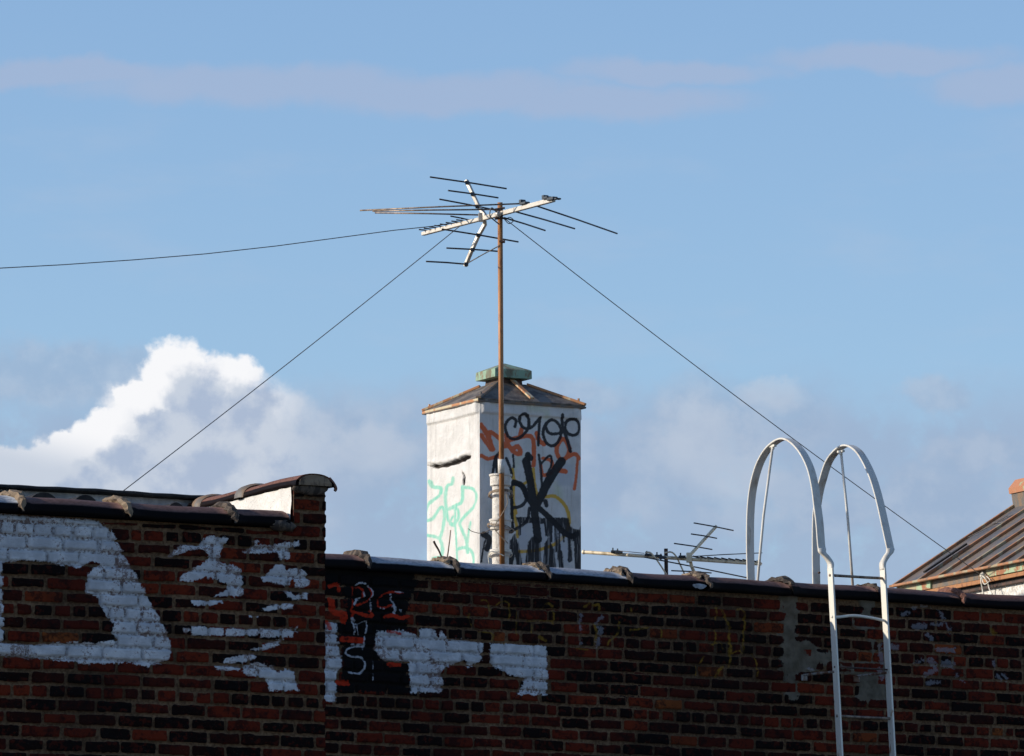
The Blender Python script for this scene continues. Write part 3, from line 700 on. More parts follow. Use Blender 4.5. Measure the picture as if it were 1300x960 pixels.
# ================================================================== CHIMNEY SHAFT
UC, NC = frame(28.0)
K = P(609, 512, 44.8)                                  # front corner
zE = float(P(609.3, 507.5, 44.8)[2]); zCb = zR - .78; HC = zE - zCb; SC = .704; SB = .700
chim = empty('chimney', np.array([K[0], K[1], zCb]) + UC*SC/2 - NC*SB/2, 'square white chimney shaft covered in colourful graffiti under a pyramid metal roof', 'chimney')
X2 = lambda l: zc(l, 520, 440, 3.31)
X3 = lambda l: zc(l, 530, 500, 4.364)
X4 = lambda l: zc(l, 630, 500, 4.267)
g_right = {
 'pblack': union([
    strk(X4([(100, 178), (108, 148), (88, 130), (62, 145), (48, 180), (62, 228), (95, 246), (135, 232), (172, 190), (176, 140), (155, 110), (130, 120), (128, 155), (150, 185), (185, 185), (215, 158), (238, 130)]), 3.2),
    strk(X4([(238, 130), (232, 200), (228, 278)]), 3.0), strk(X4([(300, 140), (268, 165), (254, 215), (275, 270), (315, 280), (345, 240), (350, 190), (325, 150), (290, 145), (268, 175), (290, 215), (340, 215)]), 3.2),
    strk(X4([(355, 115), (362, 185), (385, 250), (402, 312)]), 3.6), strk(X4([(372, 200), (378, 155), (405, 138), (438, 150), (448, 190), (430, 222), (395, 220), (375, 195)]), 3.2),
    strk(X4([(90, 330), (95, 400)]), 2.0), strk(X4([(230, 330), (240, 400), (248, 500)]), 2.6), strk(X4([(240, 380), (290, 335), (300, 380), (275, 440)]), 2.4),
    strk(X2([(350, 530), (360, 470), (378, 445)]), 3.0), strk(X2([(405, 470), (425, 520), (428, 545)]), 3.0), strk(X2([(365, 480), (372, 540)]), 4),
    strk(X4([(80, 490), (125, 492), (158, 525), (160, 580), (130, 610), (90, 618)]), 3.6), strk(X4([(75, 745), (130, 720), (170, 680), (180, 620)]), 3.4),
    strk(X4([(265, 580), (272, 605)]), 4.5), strk(X2([(330, 780), (312, 830), (300, 905)]), 1.4), strk(X2([(310, 790), (335, 810), (325, 850)]), 7)]),
 'black3': union([
    strk(X4([(170, 332), (185, 350)]), 6), strk(X4([(160, 365), (180, 450), (195, 550), (205, 620), (215, 700), (226, 790)]), 8.5),
    strk(X4([(355, 365), (310, 430), (275, 490), (240, 560), (212, 610)]), 9.5), strk(X4([(212, 600), (260, 645), (310, 690), (360, 745), (405, 772), (435, 760)]), 5.5),
    strk(X4([(95, 480), (140, 500), (170, 560), (200, 600)]), 6), strk(X4([(80, 500), (85, 600), (90, 740)]), 2.5)]),
 'black2': union([
    strk(X4([(130, 700), (128, 760)]), 2), strk(X4([(300, 700), (296, 800)]), 3), strk(X4([(322, 720), (326, 850)]), 2.4), strk(X4([(345, 740), (340, 900)]), 2), strk(X4([(360, 720), (366, 800)]), 2), strk(X4([(395, 760), (398, 900)]), 4), strk(X4([(345, 860), (350, 940)]), 5),
    poly(X4([(155, 960), (178, 800), (205, 765), (235, 800), (245, 960)])), poly(X4([(258, 960), (262, 810), (285, 780), (305, 830), (325, 960)])),
    poly(X4([(60, 960), (78, 800), (100, 765), (120, 820), (145, 960), (118, 960), (100, 870), (85, 960)])),
    poly(X4([(110, 670), (250, 674), (390, 674), (408, 735), (450, 740), (460, 720), (462, 965), (428, 965), (418, 800), (375, 765), (330, 712), (300, 716), (292, 770), (268, 770), (258, 706), (200, 698), (120, 696)]))]),
 'orange': union([
    strk(X2([(298, 330), (325, 370), (350, 432)]), 5), strk(X2([(300, 372), (325, 410), (345, 430), (335, 360), (375, 385), (400, 420)]), 4), strk(X2([(300, 458), (330, 472), (380, 458)]), 3.6),
    strk(X2([(405, 370), (412, 410), (440, 445), (465, 450), (455, 420), (425, 430), (410, 400), (450, 385), (500, 375), (520, 395), (522, 450), (520, 500)]), 4.4),
    strk(X2([(470, 350), (465, 380)]), 4.5), strk(X2([(535, 365), (545, 395), (565, 410)]), 4.6), strk(X2([(640, 388), (618, 425), (628, 468), (655, 470), (672, 435), (655, 395), (635, 385)]), 4.2), strk(X2([(655, 470), (690, 452), (712, 470)]), 4),
    strk(X2([(550, 500), (560, 540), (600, 525), (595, 480), (560, 470)]), 3.4), strk(X2([(630, 520), (655, 525)]), 5), strk(X2([(705, 470), (700, 530), (690, 600)]), 2.2)]),
 'yellow': union([
    strk(X2([(440, 560), (436, 640), (448, 700)]), 3.5), strk(X2([(505, 560), (530, 600)]), 3),
    strk(X2([(570, 632), (610, 630), (650, 665), (670, 720), (660, 780), (610, 830), (540, 855), (460, 862)]), 4.4), strk(X2([(432, 515), (440, 560), (470, 580), (495, 568)]), 4), strk(X2([(520, 515), (525, 580), (540, 640)]), 4.2),
    strk(X2([(435, 690), (450, 750), (455, 800)]), 4)]),
 'tinge': union([strk(X4([(180, 80), (260, 95), (270, 130)]), 5), strk(X4([(330, 500), (340, 560)]), 8), strk(X4([(90, 420), (130, 330)]), 5)]),
 'wash': union([poly(X4([(110, 690), (400, 700), (400, 940), (110, 940)])), poly(X4([(330, 380), (420, 380), (420, 500), (330, 500)]))]),
 'whiteover': union([strk(X4([(140, 740), (150, 830)]), 9), strk(X4([(340, 760), (345, 830)]), 9), strk(X4([(385, 840), (390, 900)]), 7), strk(X4([(222, 390), (228, 440)]), 3), strk(X4([(240, 720), (245, 760)]), 4)])}
g_left = {
 'teal': union([
    strk(X3([(70, 485), (85, 515), (128, 522), (130, 550)]), 3.8), strk(X3([(195, 465), (190, 500), (165, 510), (155, 570), (160, 640), (172, 700), (200, 722), (225, 690), (222, 645), (195, 630), (170, 640)]), 2.8),
    strk(X3([(172, 640), (215, 615), (245, 595), (248, 515)]), 3.4), strk(X3([(248, 518), (300, 525), (328, 560), (315, 620), (265, 675), (235, 715), (245, 750), (270, 810), (278, 880)]), 3.0),
    strk(X3([(120, 565), (70, 605), (48, 660), (55, 702), (85, 690), (128, 630), (150, 650), (145, 730), (128, 795)]), 3.0), strk(X3([(58, 785), (90, 790), (125, 805), (140, 850), (135, 900), (90, 912)]), 3.2),
    strk(X3([(205, 640), (210, 740), (218, 830), (222, 930)]), 1.6), strk(X3([(222, 862), (260, 852), (295, 868), (312, 910), (312, 940)]), 3.2), strk(X3([(295, 710), (283, 780), (275, 850)]), 1.4), strk(X3([(195, 680), (180, 720), (205, 735)]), 1.6)]),
 'gash': union([poly(X3([(58, 397), (80, 400), (92, 392), (120, 398), (150, 388), (178, 380), (196, 372), (215, 362), (222, 366), (262, 344), (290, 345), (287, 356), (268, 362), (262, 372), (240, 376), (226, 386), (200, 392), (178, 396), (160, 406), (132, 404), (112, 412), (90, 409), (78, 403)])), strk(X3([(250, 440), (258, 462), (254, 500)]), 1.7)]),
 'tinge': union([]), 'wash': union([])}
def chimney_face(name, p0, ex, wx, nrm, layers, seed):
    st = .0065; nx = int(wx/st)+1; nz = int(HC/st)+1
    I, J = np.meshgrid(np.linspace(0, wx, nx), np.linspace(0, HC, nz), indexing='ij')
    pts = p0 + I[..., None]*ex + J[..., None]*Z; X, Y = toPix(pts)
    dep = .014*fbm(I*5, J*5, seed, 3) + .003*fbm(I*40, J*40, seed+4, 3)
    at = {}
    for k in ('pblack', 'black2', 'black3', 'orange', 'yellow', 'teal', 'tinge', 'wash', 'whiteover', 'gash'): at[k] = layers[k](X, Y) + {'pblack': .35, 'black2': .7, 'black3': .8, 'teal': .5, 'orange': .7, 'gash': .5}.get(k, 0) if k in layers else np.full(X.shape, -50.)
    dep = dep - .035*sst(-.6, 1.5, at['gash'])
    if 'gash' in layers:      # lifted lip above the torn slit and a raised band under the eaves
        lipd = layers['gash'](X, Y + 5.5); dep = dep + .009*sst(-2.0, 1.5, lipd)*(1-sst(-.6, .6, at['gash']))*(.4+1.4*vn(I*22, J*9, 3))
    for f_ in ((.16, .8) if 'gash' in layers else (.5,)): dep = dep + .005*np.exp(-((I - wx*f_ - .004*np.sin(J*14))/.008)**2)*sst(HC-.42, HC-.36, J)
    band = HC - J; dep = dep + .012*sst(.085, .075, band + .006*fbm(I*8, J*3, seed+7, 2))
    edge = np.minimum(I, wx-I); dep = dep*sst(0, .03, edge) + .007*sst(.07, .05, edge)*sst(0, .02, edge)
    pts = pts + nrm*dep[..., None]
    idx = np.arange(nx*nz).reshape(nx, nz); f = np.stack([idx[:-1, :-1], idx[1:, :-1], idx[1:, 1:], idx[:-1, 1:]], -1).reshape(-1, 4)
    v = pts.reshape(-1, 3) - origin_of(chim)
    me = bpy.data.meshes.new(name); me.vertices.add(len(v)); me.vertices.foreach_set('co', v.astype(np.float32).ravel())
    me.loops.add(f.size); me.loops.foreach_set('vertex_index', f.ravel().astype(np.int32)); me.polygons.add(len(f)); me.polygons.foreach_set('loop_start', np.arange(0, f.size, 4, dtype=np.int32))
    me.polygons.foreach_set('use_smooth', np.ones(len(f), bool))
    for k, val in at.items(): q = me.attributes.new(k, 'FLOAT', 'POINT'); q.data.foreach_set('value', val.ravel().astype(np.float32))
    me.materials.append(M['chimney']); me.update(calc_edges=True); me.validate(); o = bpy.data.objects.new(name, me); COL.objects.link(o); o.parent = chim; return o
k0 = np.array([K[0], K[1], zCb])
tag(chimney_face('wall', k0, UC, SC, NC, g_right, 5), 'shaded chimney face with black orange and yellow graffiti')
tag(chimney_face('wall', k0 - NC*SB, NC, SB, -UC, g_left, 9), 'sunlit chimney face with teal graffiti and a torn slit')
chimney_face('wall', k0 + UC*SC, -NC, SB, UC, {}, 15); chimney_face('wall', k0 + UC*SC - NC*SB, -UC, SC, -NC, {}, 19)
cc = k0 + UC*SC/2 - NC*SB/2; cc = np.array([cc[0], cc[1], zE])
def sq(h, dz, hb=None): hb = hb or h; return [cc + UC*a*h + NC*b*hb + Z*dz for a, b in ((-1, 1), (1, 1), (1, -1), (-1, -1))]
def loft(rings, m, name, parent, closed_top=True, closed_bot=True):
    V = [p for r in rings for p in r]; n = len(rings[0]); Fc = [(i*n+j, i*n+(j+1) % n, (i+1)*n+(j+1) % n, (i+1)*n+j) for i in range(len(rings)-1) for j in range(n)]
    if closed_bot: Fc.append(tuple(range(n))[::-1])
    if closed_top: Fc.append(tuple((len(rings)-1)*n+j for j in range(n)))
    mb = MB(); mb.add(V, Fc); return mb.build(name, m, parent)
loft([sq(.352, -.004), sq(.370, -.004), sq(.373, .008), sq(.100, .150)], M['lead'], 'roof', chim)
loft([sq(.368, -.014), sq(.375, -.014), sq(.377, -.003), sq(.356, -.0045)], M['strip_dark'], 'eaves_strip', chim)
loft([sq(.086, .147), sq(.082, .185)], M['dark_rust'], 'neck', chim)
loft([sq(.124, .182), sq(.129, .184), sq(.128, .234), sq(.118, .240), sq(.008, .286)], M['copper'], 'cap', chim)
top4, bot4 = sq(.108, .150), sq(.373, .012)
for i, mm in enumerate(('strip_dark', 'strip', 'strip_dark', 'strip')):
    mb = MB(); a, b = top4[i], bot4[i]; mb.beam(a, b, .035, .016, bev=.003); mb.tube([b+(a-b)*.12+Z*.005, b+(a-b)*.12+Z*.022], .008, 6); mb.build('hip_strip', M[mm], chim)
f = lambda x, y: onplane(x, y, cc + NC*.23 + Z*.083, np.cross(UC, (cc+NC*.1+Z*.15)-(cc+NC*.372+Z*.01)))
mb = MB(); mb.beam(f(648, 484)+NC*.012+Z*.012, f(674.5, 508.5)+NC*.012+Z*.012, .03, .012, UC, bev=.003); mb.build('roof_strip', M['strip'], chim)
mb = MB(); q = sq(.372, -.001); mb.beam(q[3], q[0], .010, .016, bev=.003); mb.build('eaves_trim', M['strip'], chim)

# ================================================================== VENT PIPE
DV = 44.42
vp = P(635.5, 700, DV); zv0 = zR - .75
def zpx(y, x=635.5, d=DV): return float(P(x, y, d)[2])
vent = empty('vent_pipe', (vp[0], vp[1], zv0), 'white painted iron vent pipe with thick collars standing before the graffiti chimney', 'pipe')
def lathe(parent, cx_, cy_, rz, m, name, n=24):
    V = []; Fc = []
    for (r, z) in rz:
        for k in range(n): a = 2*math.pi*k/n; V.append((cx_+r*math.cos(a), cy_+r*math.sin(a), z))
    for i in range(len(rz)-1):
        for k in range(n): k2 = (k+1) % n; Fc.append((i*n+k, i*n+k2, (i+1)*n+k2, (i+1)*n+k))
    Fc.append(tuple(range(n))[::-1]); Fc.append(tuple((len(rz)-1)*n+k for k in range(n)))
    mb = MB(); mb.add(V, Fc); return mb.build(name, m, parent, smooth=False)
lathe(vent, vp[0], vp[1], [(.051, zv0), (.051, zpx(603))], M['pipe'], 'pipe')
for (y0, y1, r0) in ((615.5, 601, .064), (672, 659, .064), (706, 698, .060)):
    lathe(vent, vp[0], vp[1], [(.052, zpx(y0+1.5)), (r0, zpx(y0)), (r0, zpx(y0)+.002), (r0, zpx(y1+3)), (r0+.006, zpx(y1+2.5)), (r0+.006, zpx(y1)), (.05, zpx(y1)+.003)], M['pipe'], 'collar')
def coil(c, r, z, turns, pitch, seed, tilt=.02, n=20):
    rr = random.Random(seed); out = []
    for i in range(int(turns*n)+1):
        a = 2*math.pi*i/n + seed; out.append((c[0]+r*math.cos(a), c[1]+r*math.sin(a), z + pitch*i/n + tilt*math.sin(a+seed) + (rr.random()-.5)*.004))
    return out
mpos = P(636, 700, DV-.085)
for y, t_ in ((626, 3), (669, 2), (703, 1.5)):
    mb = MB(); mb.tube(coil((vp[0]+(mpos[0]-vp[0])*.18, vp[1]+(mpos[1]-vp[1])*.18), (.074 if y != 669 else .080) if y != 703 else .070, zpx(y+3), t_, .006, y % 7, .020), .0030, 6); mb.build('tie_wire', M['wire_tan' if y != 703 else 'rope'], vent, True)
mb = MB(); d_ = DV-.12
mb.tube(smooth_path([P(643, 628, d_), P(644, 640, d_), P(636, 655, d_), P(628, 668, d_), P(631, 676, d_), P(645, 690, d_)]), .0028, 6); mb.build('tie_wire', M['wire_tan'], vent, True)
mb = MB(); mb.tube(smooth_path([P(594, 671, d_), P(600, 675, d_), P(612, 677, d_), P(624, 672, d_), P(632, 674, d_)]), .0024, 6); mb.build('tie_wire', M['wire_tan'], vent, True)
mb = MB(); mb.tube(smooth_path([P(621, 716, d_), P(620, 705, d_), P(624, 700, d_), P(634, 703, d_), P(640, 706, d_)]), .0032, 6); mb.build('tie_wire', M['rope'], vent, True)

# ================================================================== MAIN ANTENNA
DM = DV - .080
ant = empty('television_antenna', P(636, 716, DM), 'tall rust orange mast carrying a large aerial with swept rods above the graffiti chimney', 'antenna')
A = lambda x, y, dd=0: P(x, y, DM+dd)
mb = MB(); mb.tube([A(637.5, 716), A(634.8, 257)], .0155, 16); mb.build('mast', M['rust_pole'], ant, True)
mb = MB(); mb.tube([A(636.6, 601, -.0), A(636.4, 583, -.0)], .0215, 14); mb.build('mast_clamp', M['pipe'], ant, True)
bd = lambda x: -(x-635)*.00846 - .03
by = lambda x: 298 - (x-537)*.269
boom = MB(); boom.beam(A(537, 297, bd(537)), A(612, by(612), bd(612)), .026, .022, bev=.003); boom.beam(A(612, by(612), bd(612)), A(703, 253.5, bd(703)), .026, .027, bev=.003)
boom.build('boom', M['alu'], ant)
def rod(parent, p, q, r=.0048, m='rod', name='element_rod'):
    mb = MB(); mb.tube([p, (np.asarray(p)+np.asarray(q))/2 + Z*.002, q], r, 8); return mb.build(name, M[m], parent, True)
for (x0, y0, x1, y1) in ((457, 267.3, 662, 258.6), (473, 268.2, 632, 266), (476, 270.3, 608, 273)):
    rod(ant, A(x1, y1, bd(x1)), A(x0, y0, bd(x1)+.0014*(x1-x0)), m='rod_brown')
for (x0, y0, x1, y1) in ((681, 261.5, 783.4, 296.6), (655, 269, 729.5, 290.4), (640, 276.5, 692, 292.7)):
    rod(ant, A(x0, y0, bd(x0)), A(x1, y1, bd(x0)+.0107*(x1-x0)), .0052)
for i, xb in enumerate((541, 547, 553.5, 560, 567, 574, 581, 587, 593)):      # short directors on the far end of the boom
    yb = by(xb) - 4.0; w = 9 - .2*i
    rd = rod(ant, A(xb-w, yb-1.4, bd(xb)-.0027*w), A(xb+w*.6, yb+1.0, bd(xb)+.0027*w*.6), .0042, name='director_rod')
    mb = MB(); mb.obox(A(xb+1.5, yb+1.2, bd(xb)), np.array([.006, 0, 0]), np.array([0, .012, 0]), Z*.006, .001); mb.build('rod_clip', M['alu'], rd)
rod(ant, A(572, 274.5, bd(600)), A(600, 280.5, bd(600)+.07), .0045)
arm_u = [(616, 274, bd(616)), (607, 261, bd(612)+.03), (600, 246, bd(612)+.06), (592, 229, bd(612)+.1)]
arm_l = [(614, 276, bd(616)), (616, 284, bd(612)+.02), (607, 300, bd(612)+.05), (598, 320, bd(612)+.08), (590.5, 338, bd(612)+.12)]
for arm in (arm_u, arm_l):
    mb = MB()
    for a, b in zip(arm[:-1], arm[1:]): mb.beam(A(*a), A(*b), .022, .020, bev=.003)
    mb.build('reflector_arm', M['alu'], ant)
for (x0, y0, x1, y1, xc, k) in ((546, 224.8, 643, 239.6, 593, .1), (569, 242, 632.5, 251.2, 600, .06), (558, 253, 632, 267.5, 606, .03), (561, 291, 658, 307.2, 607, .05), (567, 315, 634, 319.3, 600, .08), (541, 332, 593, 335.6, 592, .12)):
    dc = bd(612)+k-.02; rd = rod(ant, A(x0, y0, dc+(x0-xc)*.00268), A(x1, y1, dc+(x1-xc)*.00268), .0050, name='reflector_rod')
    mb = MB(); yc = y0+(y1-y0)*(xc-x0)/(x1-x0); mb.obox(A(xc, yc, dc), np.array([.012, .004, 0]), np.array([0, .014, 0]), Z*.010, .002); mb.build('rod_clip', M['blue_plastic'], rd)
rod(ant, A(594, 334, bd(612)+.1), A(636, 311, .02), .0035, 'wire', 'brace')
for (x, y, w, h) in ((666, 258.3, .034, .014), (663, 256, .012, .022), (694, 251.5, .03, .014), (701, 252.5, .036, .018), (692, 249.5, .012, .014), (708, 252.5, .012, .010)):
    mb = MB(); mb.obox(A(x, y, bd(x)-.02), np.array([.5, -.86, 0])*w, np.array([.86, .5, 0])*.018, Z*h/2, .003); mb.build('insulator', M['blue_plastic'], ant)
mb = MB(); mb.obox(A(634, 272, -.04), RT*.022, np.array([0, .02, 0]), Z*.028, .004); mb.tube([A(628, 266, -.05), A(641, 264, -.05)], .006, 8); mb.tube([A(628, 278, -.05), A(641, 277, -.05)], .006, 8); mb.build('mast_bracket', M['dark_rust'], ant)
V, Fc = blob(A(633, 272, -.07), (RT*.02, np.array([0, .02, 0]), Z*.02), 4, 2, .1); mb = MB(); mb.add(V, Fc); mb.build('bracket_cap', M['alu'], ant, True)
mb = MB(); mb.obox(A(611, 276, bd(611)-.02), RT*.018, np.array([0, .02, 0]), Z*.026, .004); mb.build('hinge_bracket', M['alu'], ant)
mb = MB(); mb.tube(smooth_path([A(631, 270, -.08), A(624, 264, -.09), A(622, 274, -.09), A(629, 281, -.06), A(634, 285, -.04)]), .004, 6)
mb.tube(smooth_path([A(640, 278, -.03), A(646, 284, -.04), A(652, 280, -.04), A(647, 276, -.04), A(642, 279, -.03)]), .003, 6); mb.build('lead_cable', M['wire'], ant, True)
mb = MB(); mb.obox(A(637.5, 307, 0), RT*.018, np.array([0, .02, 0]), Z*.006, .002); mb.build('brace_clamp', M['dark_rust'], ant)

# ================================================================== SECOND ANTENNA
D2 = 45.6
ant2 = empty('television_antenna', P(846, 760, D2), 'small cream aerial lying low behind the parapet between chimney and ladder', 'antenna')
B = lambda x, y, dd=0: P(x, y, D2+dd)
e2 = lambda x: -(x-845)*.0028 - .025
b2y = lambda x: 700.8 + (x-739.6)*.0673
mb = MB(); mb.tube([B(845.4, 696.5), B(846.4, 760)], .0125, 10); mb.build('mast', M['dark_rust'], ant2, True)
mb = MB(); mb.tube([B(741, 701, e2(741)), B(966, 716, e2(966))], .0112, 12); mb.build('boom', M['alu_cream'], ant2)
mb = MB(); V, Fc = blob(B(741, 701, e2(741)), (RT*.014, np.array([0, .016, 0]), Z*.015), 2, 2, .05); mb.add(V, Fc); mb.build('boom_cap', M['alu_cream'], ant2, True)
mb = MB(); mb.tube([B(875, 706, e2(875)), B(909.5, 668, e2(875)+.1)], .0105, 12); mb.build('reflector_arm', M['alu_cream'], ant2)
mb = MB(); mb.tube([B(876, 710, e2(875)), B(878, 719, e2(875)), B(886, 737, e2(875)+.06)], .0105, 12); mb.build('reflector_arm', M['alu_cream'], ant2)
for (x0, y0, x1, y1, xc) in ((881, 664, 931, 673.6, 908), (877.5, 678, 910, 683.5, 897), (856, 690, 904, 697.7, 884), (852.5, 724.6, 903, 727.5, 880), (818.5, 707.5, 948, 733.5, 875), (872, 707, 967.5, 702, 876)):
    dc = e2(875) + .02; rod(ant2, B(x0, y0, dc+(x0-xc)*.0045), B(x1, y1, dc+(x1-xc)*.0045), .0042 if y0 != 707 else .003, name='reflector_rod')
for i in range(9):
    xb = 889 + i*9; yb = b2y(xb)-1.5
    rd = rod(ant2, B(xb-9, yb-3.2, e2(xb)-.03), B(xb+6, yb+1.6, e2(xb)+.03), .0046, name='director_rod')
    mb = MB(); mb.obox(B(xb+2, yb-.6, e2(xb)), RT*.013+Z*-.006, np.array([0, .018, 0]), Z*.006, .002); mb.build('rod_clip', M['alu_cream'], rd)
for (x, y) in ((780, 700.5), (786, 701.5), (823, 704.5), (836, 706), (841, 708), (866, 707)):
    mb = MB(); mb.obox(B(x, y, e2(x)-.02), RT*.022, np.array([0, .02, 0]), Z*.007, .002); mb.tube([B(x-2, y-5, e2(x)), B(x-2, y+3, e2(x))], .005, 6); mb.build('insulator', M['blue_plastic'], ant2)
mb = MB(); mb.obox(B(875, 708, e2(875)-.01), RT*.018, np.array([0, .02, 0]), Z*.03, .004); mb.build('hinge_bracket', M['alu_cream'], ant2)
for pts in ([(819, 701.5), (825, 701.5), (830, 706), (838, 717), (847, 731)], [(843.5, 702), (852, 701), (858, 706), (864, 718), (870, 731)]):
    mb = MB(); mb.tube(smooth_path([B(x, y, -.08) for x, y in pts]), .005, 8); mb.build('lead_cable', M['alu_cream'], ant2, True)
mb = MB(); mb.tube([B(782, 699, e2(782)), B(818, 702.5, e2(818))], .0025, 6); mb.build('feed_line', M['wire'], ant2, True)

# ================================================================== SKYLIGHT
US, NS = frame(25.0)
PS0 = onplane(1137, 741.5, AR - NR*2.45, NR)
sky_ = empty('skylight', PS0 - Z*.5, 'pitched glass skylight with rusty bars and green copper gutter at the right edge', 'skylight')
RUN, RISE, LEN = .93, .63*.93, 2.15
sp = lambda a, r, h: PS0 + NS*a + US*r + Z*h                 # a: along the eaves towards the street, r: run up the slope
slope = lambda a, r, dz=0: sp(a, r, r*RISE/RUN + dz)
# panes between the bars
bars = [0.0, .33, .60, .875, 1.13, 1.38, 1.63, 1.88, LEN]
for i in range(len(bars)-1):
    for side in (0, 1):
        g = (lambda a, r: slope(a, r, -.012)) if side == 0 else (lambda a, r: sp(a, 2*RUN-r, r*RISE/RUN-.012))
        mb = MB(); mb.add([g(bars[i]+.012, .0), g(bars[i+1]-.012, .0), g(bars[i+1]-.012, RUN-.02), g(bars[i]+.012, RUN-.02)] + [g(bars[i]+.012, .0)-Z*.006, g(bars[i+1]-.012, .0)-Z*.006, g(bars[i+1]-.012, RUN-.02)-Z*.006, g(bars[i]+.012, RUN-.02)-Z*.006],
               [(0, 1, 2, 3), (4, 7, 6, 5), (0, 4, 5, 1), (1, 5, 6, 2), (2, 6, 7, 3), (3, 7, 4, 0)]); mb.build('glass_pane', M['glass'], sky_)
nrmS = np.cross(NS, US*RUN + Z*RISE); nrmS /= np.linalg.norm(nrmS)
for i, a in enumerate(bars):
    mb = MB(); w = .030 if i else .034
    mb.beam(slope(a, -.02, -.002), slope(a, RUN-.03, -.002), w*.85, .020, NS, bev=.004); mb.build('glazing_bar', M['bar'] if i != 1 else M['bar'], sky_)
    mb = MB(); mb.beam(sp(a, 2*RUN+.02, .0), sp(a, RUN+.03, RISE-.02), w, .03, NS, bev=.004); mb.build('glazing_bar', M['bar'], sky_)
mb = MB(); mb.beam(slope(.335, .03, .028), slope(.33, .34, .028), .03, .012, NS, bev=.003); mb.build('bar_patch', M['tar'], sky_)
for (a0, r0, a1, r1) in ((.06, .50, .27, .72), (.08, .52, .20, .72), (.30, .62, .10, .66)):
    mb = MB(); mb.tube([slope(a0, r0, .004), slope((a0+a1)/2+.02, (r0+r1)/2, .004), slope(a1, r1, .004)], .003, 5); mb.build('pane_crack', M['wire'], sky_)
mb = MB(); mb.beam(slope(-.02, -.025, 0), slope(LEN, -.025, 0), .03, .016, US, bev=.003); mb.build('eaves_strip', M['bar'], sky_)
# gutter band, rusty rails, rendered curb
mb = MB(); cx0 = sp(.02, .02, -.045); mb.beam(sp(.0, .015, -.042), sp(.46, .015, -.042), .062, .02, Z, bev=.004); mb.build('copper_band', M['copper_rust'], sky_)
mb = MB(); mb.beam(sp(1.2, .015, -.040), sp(LEN, .015, -.040), .062, .02, Z, bev=.004); mb.build('copper_band', M['copper_rust'], sky_)
mb = MB(); mb.beam(sp(.46, .03, -.044), sp(1.2, .03, -.044), .060, .02, Z, bev=.004); mb.build('bare_band', M['strip_dark'], sky_)
for (h, r, t_, mm) in ((-.088, .028, .026, 'rust_pole'), (-.108, .06, .016, 'tar'), (-.128, .045, .018, 'dark_rust')):
    mb = MB(); mb.beam(sp(.03, r, h), sp(LEN, r, h), t_, .03, Z, bev=.003); mb.build('eaves_rail', M[mm], sky_)
body_ = MB(); 
V = [sp(a, r, h) for a in (.05, LEN-.02) for (r, h) in ((.06, -.135), (2*RUN-.06, -.135), (2*RUN-.06, -.75), (.06, -.75))]
body_.add(V, [(0, 1, 2, 3), (4, 7, 6, 5), (0, 3, 7, 4), (1, 5, 6, 2), (0, 4, 5, 1), (3, 2, 6, 7)]); body_.build('curb', M['rough_stucco'], sky_)
for a in (.012, LEN-.012):
    mb = MB(); mb.add([sp(a, .05, -.15), sp(a, 2*RUN-.05, -.15), sp(a, 2*RUN-.05, -.03), sp(a, RUN, RISE-.05), sp(a, .05, -.03)], [(0, 1, 2, 3, 4)])
    mb.add([sp(a+.01, .05, -.15), sp(a+.01, 2*RUN-.05, -.15), sp(a+.01, 2*RUN-.05, -.03), sp(a+.01, RUN, RISE-.05), sp(a+.01, .05, -.03)], [(4, 3, 2, 1, 0)]); mb.build('gable_panel', M['lead'], sky_)
rv = lambda r, h: sp(-.03, RUN+r, RISE+h)
def prism(profile, a0, a1, m, name):
    V = [sp(a0, RUN+r, RISE+h) for r, h in profile] + [sp(a1, RUN+r, RISE+h) for r, h in profile]; n = len(profile)
    mb = MB(); mb.add(V, [tuple(range(n)), tuple(range(n, 2*n))[::-1]] + [(j, j+n, (j+1) % n+n, (j+1) % n) for j in range(n)]); return mb.build(name, m, sky_)
prism([(-.06, -.05), (-.075, .045), (.075, .045), (.06, -.05)], .0, LEN, M['strip_dark'], 'ridge_vent')
prism([(-.085, .040), (-.09, .075), (-.04, .135), (.04, .135), (.09, .075), (.085, .040)], -.01, LEN, M['ridge_rust'], 'ridge_cap')
# letters of rust flake are left to the material; knot below carries the rope
kn = onplane(1250.5, 731, sp(0, .0, 0), US) - US*.02

# ================================================================== LADDER
lad = empty('roof_ladder', loc(AR, UR, NR, s_at(1085, 745, AR, UR, NR, .2), .2, 2.6), 'white steel ladder with two tall hooped handrails going over the parapet', 'ladder')
def onside(x, y, a0): return onplane(x, y, a0, UR)
def flatbar(parent, pts, width_dir, w, th, name, m):
    """flat bar swept along points; width measured along width_dir from the given edge"""
    pts = smooth_path(pts, 4); V = []; Fc = []
    for i, p in enumerate(pts):
        t = pts[min(i+1, len(pts)-1)] - pts[max(i-1, 0)]; t = t - width_dir*np.dot(t, width_dir); t /= np.linalg.norm(t)
        n_ = np.cross(t, width_dir); n_ /= np.linalg.norm(n_); c = .18*th
        for (a, b) in ((0, -.5+.2), (c, -.5), (w-c, -.5), (w, -.3), (w, .3), (w-c, .5), (c, .5), (0, .3)): V.append(p + width_dir*a + n_*b*th)
    k = 8
    for i in range(len(pts)-1):
        for j in range(k): j2 = (j+1) % k; Fc.append((i*k+j, i*k+j2, (i+1)*k+j2, (i+1)*k+j))
    Fc.append(tuple(range(k))[::-1]); Fc.append(tuple((len(pts)-1)*k+j for j in range(k)))
    mb = MB(); mb.add(V, Fc); return mb.build(name, m, parent)
BF = .27
aL = onplane(1038, 696, AR + NR*BF, NR); aRt = onplane(1125.4, 696, AR + NR*BF, NR)
